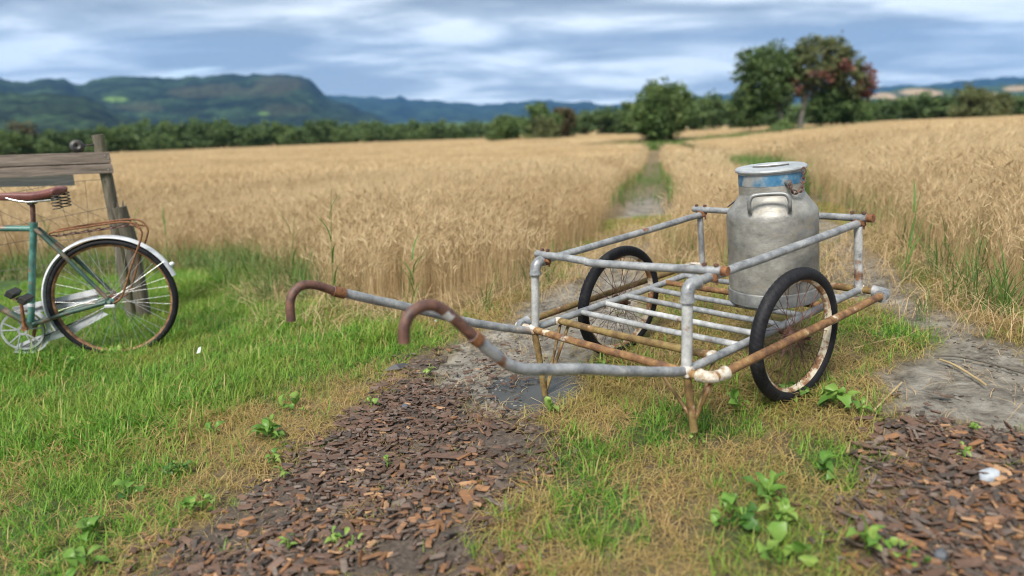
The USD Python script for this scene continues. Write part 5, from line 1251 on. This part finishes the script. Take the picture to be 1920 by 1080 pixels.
# cranks, chainring, chain case
obj("crank", join(tube([BB + [0, 0.075, 0.0], (0.433, 0.088, 0.045)], [0.0105, 0.008], 10), tube([BB + [0, 0.062, 0], BB + [0, 0.088, 0]], 0.014, 14)), "orange_rust", bike, smooth=40)
pd = obj("pedal", join(box((0.042, 0.1, 0.036), (0.381, 0.148, 0.080), 0.005), box((0.042, 0.1, 0.036), (0.447, 0.148, 0.080), 0.005)).apply_transform(trimesh.transformations.rotation_matrix(-0.6, [0, 1, 0], (0.415, 0.15, 0.070))), "black_steel", bike)
obj("pedal_axle", tube([(0.425, 0.085, 0.06), (0.415, 0.192, 0.070)], 0.007, 10), "brown_rust", pd, smooth=40)
obj("crank", tube([BB + [0, -0.07, 0], (0.50, -0.085, -0.285)], [0.0105, 0.008], 10), "orange_rust", bike, smooth=40)
pd = obj("pedal", join(box((0.085, 0.024, 0.024), (0.51, -0.125, -0.29), 0.004), box((0.085, 0.024, 0.024), (0.51, -0.168, -0.29), 0.004)), "black_steel", bike)
RC = 0.112
ax_ = np.linspace(0, 2 * np.pi, 92, endpoint=False)
ringo = lathe([(RC - 0.012, -0.0015), (RC, -0.0015), (RC, 0.0015), (RC - 0.012, 0.0015)], 92, True)
parts = [ringo, lathe([(0.014, -0.003), (0.026, -0.003), (0.026, 0.003), (0.014, 0.003)], 32, True)]
for k in range(5):
    a = 2 * np.pi * k / 5 + 0.3
    for e in (-0.22, 0.22):
        parts.append(tube([(0.022 * math.cos(a), 0.022 * math.sin(a), 0), ((RC - 0.008) * math.cos(a + e), (RC - 0.008) * math.sin(a + e), 0)], 0.0042, 6))
xz = lambda m, o: to_frame(m, [1.0, 0, 0], [0, 0, 1.0], [0, -1.0, 0], o)
cr = obj("chainring", xz(join(*parts), BB + [0.068, -0.045, -0.045]), "lid_metal", bike, smooth=30)
# the case plates: an open racetrack of white sheet behind the wheel, and the chain in it
RO = 0.142
c1, c2 = BB + [0.068, 0, -0.045], np.array([0.0, 0, 0.0])
def track(r1, r2, y, a_from, a_to, n=20, x_end=0.09):
    a = np.linspace(a_from, a_to, n)
    return np.array([c1 + [r1 * math.cos(t), 0, r1 * math.sin(t)] for t in a]) + [0, y, 0]
loop_o, loop_i = track(RO, 0, -0.06, math.pi * 0.42, math.pi * 1.66), track(RO - 0.024, 0, -0.06, math.pi * 0.42, math.pi * 1.66)
def sheet(outer, inner, th=0.004):
    n = len(outer); o2, i2 = outer + [0, th, 0], inner + [0, th, 0]
    V = np.vstack([outer, inner, o2, i2]); k = np.arange(n - 1); f = []
    for a, b in ((0, n), (3 * n, 2 * n), (2 * n, 0), (n, 3 * n)):
        f.append(np.stack([a + k, a + k + 1, b + k + 1, b + k], 1))
    return V, np.vstack(f)
cc = obj("chain_case", sheet(loop_o, loop_i), "white_mudguard", bike, smooth=30)
top_o = np.array([c1 + [RO * math.cos(math.pi * 0.42), -0.06, RO * math.sin(math.pi * 0.42)], (0.28, -0.06, 0.018), (0.10, -0.06, 0.052)]); top_i = np.array([c1 + [(RO - 0.05) * math.cos(math.pi * 0.42), -0.06, (RO - 0.05) * math.sin(math.pi * 0.42)], (0.28, -0.06, -0.05), (0.10, -0.06, -0.018)])
obj("upper_case_plate", sheet(top_o, top_i), "white_mudguard", cc)
lo_o = np.array([c1 + [RO * math.cos(math.pi * 1.66), -0.06, RO * math.sin(math.pi * 1.66)], (0.26, -0.06, -0.205), (0.06, -0.06, -0.105)]); lo_i = np.array([c1 + [(RO - 0.05) * math.cos(math.pi * 1.66), -0.06, (RO - 0.05) * math.sin(math.pi * 1.66)], (0.26, -0.06, -0.145), (0.09, -0.06, -0.085)])
obj("lower_case_plate", sheet(lo_o, lo_i), "white_mudguard", cc)
obj("chain", tube(np.vstack([[(0.0, -0.048, 0.032), *[c1 + [RC * math.cos(t), -0.048, RC * math.sin(t)] for t in np.linspace(math.pi * 0.45, math.pi * 1.62, 30)], (0.0, -0.048, -0.032)]]), 0.0042, 6), "black_steel", bike)
# saddle with springs
def saddle():
    xs = 0.155 + 0.345 * np.linspace(0, 1, 26) ** 1.25; V = []
    for x in xs:
        t = (x - 0.155) / 0.345; cap = math.sqrt(min(1, (t + 0.001) / 0.10))
        w = (0.075 * (1 - min(1, t * 1.25)) ** 1.2 + 0.022) * cap
        top = 0.650 - 0.034 * math.sin(min(t / 0.55, 1.0) * math.pi / 2) ** 1.3 + 0.004 * max(0, t - 0.6)
        dp = (0.052 - 0.012 * t) * cap
        zc = top - 0.022 * (1 - cap)
        for k in range(14):
            a = 2 * math.pi * k / 14
            sn = math.sin(a)
            V.append((x, w * math.copysign(abs(math.cos(a)) ** 0.7, math.cos(a)), zc - dp * 0.42 + (dp * 0.42 * abs(sn) ** 0.6 if sn > 0 else -dp * 0.58 * abs(sn) ** 0.4)))
    n = len(xs); f = []
    for i in range(n - 1):
        for j in range(14):
            a, b = i * 14 + j, i * 14 + (j + 1) % 14; f += [(a, a + 14, b + 14), (a, b + 14, b)]
    f += [(0, k, k + 1) for k in range(1, 13)] + [((n - 1) * 14, (n - 1) * 14 + k + 1, (n - 1) * 14 + k) for k in range(1, 13)]
    return np.array(V), np.array(f)
sd = obj("saddle", saddle(), "saddle_leather", bike, smooth=60)
for s in (-1, 1):
    bt("saddle_rail", catmull([(0.47, s * 0.012, 0.600), (0.41, s * 0.022, 0.578), (0.34, s * 0.03, 0.566), (0.26, s * 0.045, 0.572), (0.19, s * 0.06, 0.576)], 4), 0.006, "bright_spoke", sd, 8)
    th = np.linspace(0, 2 * np.pi * 5, 90)
    bt("saddle_spring", np.stack([0.187 + 0.024 * np.cos(th), s * 0.055 + 0.024 * np.sin(th), 0.525 + 0.085 * th / th[-1]], 1), 0.0032, "black_steel", sd, 6)
obj("saddle_clamp", join(tube([(0.33, -0.035, 0.562), (0.33, 0.035, 0.562)], 0.014, 12), box((0.16, 0.05, 0.018), (0.34, 0, 0.580), 0.004)), "black_steel", sd, smooth=30)
# carrier rack of rusty wire
rk = obj("carrier_rack", tube(catmull([(0.255, 0.05, 0.385), (0.235, 0.055, 0.400), (0.05, 0.06, 0.424), (-0.10, 0.06, 0.440), (-0.175, 0.058, 0.432), (-0.208, 0.058, 0.395), (-0.205, 0.06, 0.345), (-0.14, 0.066, 0.20), (-0.07, 0.072, 0.03), (-0.02, 0.072, -0.012)], 6), 0.0055, 10), "orange_rust", bike, smooth=50)
bt("rack_side", catmull([(0.255, -0.05, 0.385), (0.235, -0.055, 0.400), (0.05, -0.06, 0.424), (-0.10, -0.06, 0.440), (-0.175, -0.058, 0.432), (-0.208, -0.058, 0.395), (-0.205, -0.06, 0.345), (-0.14, -0.066, 0.20), (-0.07, -0.072, 0.03), (-0.02, -0.072, -0.012)], 6), 0.0055, "orange_rust", rk)
bt("rack_wire", catmull([(0.245, -0.05, 0.382), (0.23, 0, 0.376), (0.245, 0.05, 0.382)], 5), 0.004, "orange_rust", rk, 8)
zz = [(0.22 - 0.38 * k / 12, (0.052 if k % 2 else -0.052), 0.376 + 0.045 * k / 12) for k in range(13)]
bt("rack_lattice", np.array(zz), 0.0035, "brown_rust", rk, 6)
for y_ in (-0.02, 0.02):
    bt("rack_wire", [(0.235, y_, 0.372), (0.0, y_, 0.398), (-0.17, y_, 0.418)], 0.0035, "brown_rust", rk, 8)
bt("rack_wire", catmull([(-0.20, -0.055, 0.40), (-0.14, 0, 0.425), (-0.20, 0.055, 0.40)], 5), 0.004, "orange_rust", rk, 8)
# front end, mostly outside the picture
for s in (-1, 1):
    bt("fork_blade", catmull([HB + [0.01, s * 0.02, -0.03], HB + [0.045, s * 0.05, -0.12], FH + [-0.05, s * 0.055, 0.10], FH + [0, s * 0.055, 0]], 5), 0.0105, "dark_green_paint", fr)
wheel(bike, FH, np.array([1.0, 0, 0]), np.array([0, 0, 1.0]), np.array([0, -1.0, 0]), 0.345, 0.0185, 0.030, BLK, hub_w=0.045, hub_r=0.014, sp_r=0.0012)
obj("mudguard", guard(FH, math.radians(20), math.radians(185)), "white_mudguard", bike, smooth=40)
hbp = obj("handlebar", tube(catmull([(0.68, 0.24, 0.52), (0.80, 0.25, 0.535), (0.90, 0.18, 0.55), (0.925, 0.05, 0.545), (0.925, -0.05, 0.545), (0.90, -0.18, 0.55), (0.80, -0.25, 0.535), (0.68, -0.24, 0.52)], 5), 0.011, 12), "bright_spoke", bike, smooth=True)
bt("stem", [HT, (0.90, 0, 0.54), (0.925, 0, 0.545)], 0.012, "bright_spoke", hbp)
for s in (-1, 1):
    bt("grip", [(0.67, s * 0.24, 0.518), (0.78, s * 0.249, 0.533)], 0.0155, "black_steel", hbp)

# ------------------------------------------------------------------ fence
fx = np.array([0.864, 0.503, 0.0]); fx /= np.linalg.norm(fx)
fy = np.array([-fx[1], fx[0], 0])                       # away from us
P0 = np.array([-2.66, 4.70, 0.0])
fence = thing("fence", "old wooden fence end with grey plank, mossy post and sagging wires", "fence", matrix=frame(fx, fy, [0, 0, 1.0], P0))
zg = lambda a, b=0.0: float(gz(P0[0] + fx[0] * a + fy[0] * b, P0[1] + fx[1] * a + fy[1] * b))


def plank(name, x0, x1, z0, z1, y0, th, look, sag=0.0, seed=0, slant=0.0):
    n = 30; xs = np.linspace(x0, x1, n); g = np.random.default_rng(seed)
    e0 = 0.0025 * (fbm(np.stack([xs * 5, 0 * xs, 0 * xs], 1), 4, seed) - 0.5); e1 = 0.0025 * (fbm(np.stack([xs * 5, 0 * xs, 0 * xs], 1), 4, seed + 4) - 0.5)
    zz_ = sag * (xs - x1)
    V = []
    for k, x in enumerate(xs):
        for (y, z, s) in ((y0, z0 + e0[k], 0), (y0, z1 + e1[k], 1), (y0 + th, z1 + e1[k], 1), (y0 + th, z0 + e0[k], 0)):
            V.append((x + (slant * (1 - s) if k == n - 1 else 0), y, z + zz_[k]))
    f = []
    for k in range(n - 1):
        for j in range(4):
            a, b = k * 4 + j, k * 4 + (j + 1) % 4; f.append((a, a + 4, b + 4, b))
    f += [(0, 1, 2, 3), ((n - 1) * 4 + 3, (n - 1) * 4 + 2, (n - 1) * 4 + 1, (n - 1) * 4)]
    return obj(name, (np.array(V), np.array(f)), look, fence)


ZT, ZB = 0.944, 0.810
# the plank has split along its grain: upper and lower half with a crack between
plank("plank", -2.6, 0.050, 0.876, ZT, -0.035, 0.026, "weathered_board", -0.002, 1, 0.004)
plank("plank", -2.6, 0.056, ZB, 0.869, -0.035, 0.0255, "weathered_board", -0.002, 2, 0.004)
obj("plank_core", box((2.6, 0.012, 0.03), (-1.26, -0.018, 0.8765)), "dark_bark", fence)
plank("lower_plank", -2.6, -0.17, 0.735, 0.825, 0.05, 0.022, "grey_board", -0.034, 3)
for (x, z) in ((0.022, 0.925), (0.040, 0.905), (0.030, 0.832)):
    obj("nail", tube([(x, -0.0385, z), (x, -0.033, z)], 0.0042, 8), "bright_spoke", fence)


def stake(name, pts, r, look, seed, sides=12):
    p = catmull(pts, 6); m = tube(p, r, sides); v = np.asarray(m.vertices); m.vertices = v + 0.35 * r * (np.stack([fbm(v * [30, 30, 4], 3, seed), fbm(v * [30, 30, 4], 3, seed + 2), fbm(v * [30, 30, 9], 3, seed + 3)], -1) - 0.5)
    return obj(name, m, look, fence, smooth=50)


stake("post", [(0.055, 0.02, zg(0.055) - 0.25), (0.03, 0.018, 0.35), (0.02, 0.016, 0.70), (-0.002, 0.016, 1.055)], 0.036, "mossy_post", 5)
stake("post", [(0.13, -0.05, zg(0.13) - 0.2), (0.10, -0.05, 0.30), (0.075, -0.05, 0.5), (0.06, -0.05, 0.585)], 0.046, "dark_stump", 8)
for k in range(7):                                        # frayed top of the old stump
    a = k * 0.9; p = np.array([0.06 + 0.034 * math.cos(a), -0.05 + 0.034 * math.sin(a), 0.57])
    obj("splinter", tube([p, p + [0.006 * math.cos(a) + 0.004, 0.006 * math.sin(a), 0.035 + 0.035 * ((k * 37) % 10) / 10]], [0.009, 0.002], 5), "dark_stump", fence)
stake("post", [(-2.5, 0.02, zg(-2.5) - 0.3), (-2.5, 0.02, 0.4), (-2.5, 0.02, 1.0)], 0.04, "mossy_post", 9)
ins = trimesh.creation.torus(0.022, 0.0215, 16, 8); ins.apply_transform(trimesh.transformations.rotation_matrix(1.4, [1, 0, 0])); ins.apply_translation((-0.125, 0.0, 0.985))
obj("insulator", join(ins, tube([(-0.10, 0.0, 0.985), (-0.02, 0.01, 0.995)], 0.006, 8)), "black_steel", fence, smooth=40)


def wire(pts, r=0.0016):
    obj("wire", tube(catmull(pts, 6), r, 5, caps=False), "wire_steel", fence)


gw = np.random.default_rng(3)
for z in (0.795, 0.60, 0.42, 0.26, 0.11):
    xs = np.linspace(-2.5, 0.0, 12); wire([(x, -0.03 + 0.01 * gw.normal(), z - 0.10 * math.sin(math.pi * (x + 2.5) / 2.5) * (z > 0.5) + 0.008 * gw.normal() - 0.02 * (x + 2.5) / 2.5) for x in xs], 0.0018)
for k in range(15):
    x = -2.35 + 0.16 * k; sw_ = gw.uniform(-0.06, 0.14)
    wire([(x, -0.03, 0.78 - 0.08 * math.sin(math.pi * (x + 2.5) / 2.5)), (x + sw_ * 0.2, -0.035, 0.6), (x + sw_ * 0.55, -0.035, 0.42), (x + sw_, -0.03, 0.22), (x + sw_, -0.03, 0.05)], 0.0014)
for k in range(5):
    x = -0.85 + 0.14 * k; wire([(x, -0.032, 0.76), (x + 0.12, -0.03, 0.62 + 0.02 * gw.normal()), (x + 0.27, -0.03, 0.50), (x + 0.33, -0.03, 0.34)], 0.0014)

# green reed-like grass stalks standing at the crop edge
for q_, (px, by, h, lean, lab) in enumerate(((262, 515, 0.62, 0.03, "tall green grass stalk just right of the bicycle carrier"), (318, 512, 0.60, 0.02, "tall grass stalk with seed head right of the carrier stalk"), (550, 565, 0.60, 0.06, "green grass stalk at the wheat edge above the left grip"), (105, 515, 0.62, -0.05, "green reed with a long leaf behind the bicycle saddle"),
                                          (628, 590, 0.75, 0.03, "tall green seeding stalk in the wheat left of the cart handles"), (1690, 540, 0.5, 0.05, "green grass stalk at the right wheat edge"), (760, 590, 0.42, 0.15, "bent green blade in the wheat behind the handles"))):
    p = at(px, by); g = np.random.default_rng(700 + q_)
    t = thing("grass_stalk", lab, "grass stalk", loc=(p[0], p[1], float(gz(*p))))
    st = tube(catmull([(0, 0, -0.02), (lean * 0.3, 0, h * 0.5), (lean, 0.01, h)], 5), np.linspace(0.0035, 0.0015, 11), 6)
    obj("stem", st, "edge_weed", t, tint=np.full(len(st.vertices), 0.7))
    for k in range(4):
        V, f, tn = blades(np.array([[lean * 0.4, 0, h * (0.25 + 0.18 * k)]]), np.array([0.22]), np.array([0.013]), np.array([g.uniform(0.4, 0.9)]), np.array([g.uniform(0, 6.28)]), 5, np.array([0.5]))
        obj("leaf", (V, f), "edge_weed", t, tint=tn)
    if q_ in (1, 4):
        m = blob((0.011, 0.011, 0.05), q_, 1); m.apply_translation((lean, 0.01, h + 0.015)); obj("seed_head", m, "straw_litter", t)

# ------------------------------------------------------------------ haze
LOOK["haze"] = usdkit.material(stage, "/World/Looks/haze", {"v": ("principled_volume", {"color": (0.13, 0.40, 0.95), "density": 4.6e-5, "anisotropy": 0.0})}, volume="v.volume")
HAZE = True
if HAZE:
    tag(obj("haze", box((24500, 24500, 1500), (0, 0, 560)), "haze"), "thin blue air between the camera and the far hills", "haze", kind="stuff")
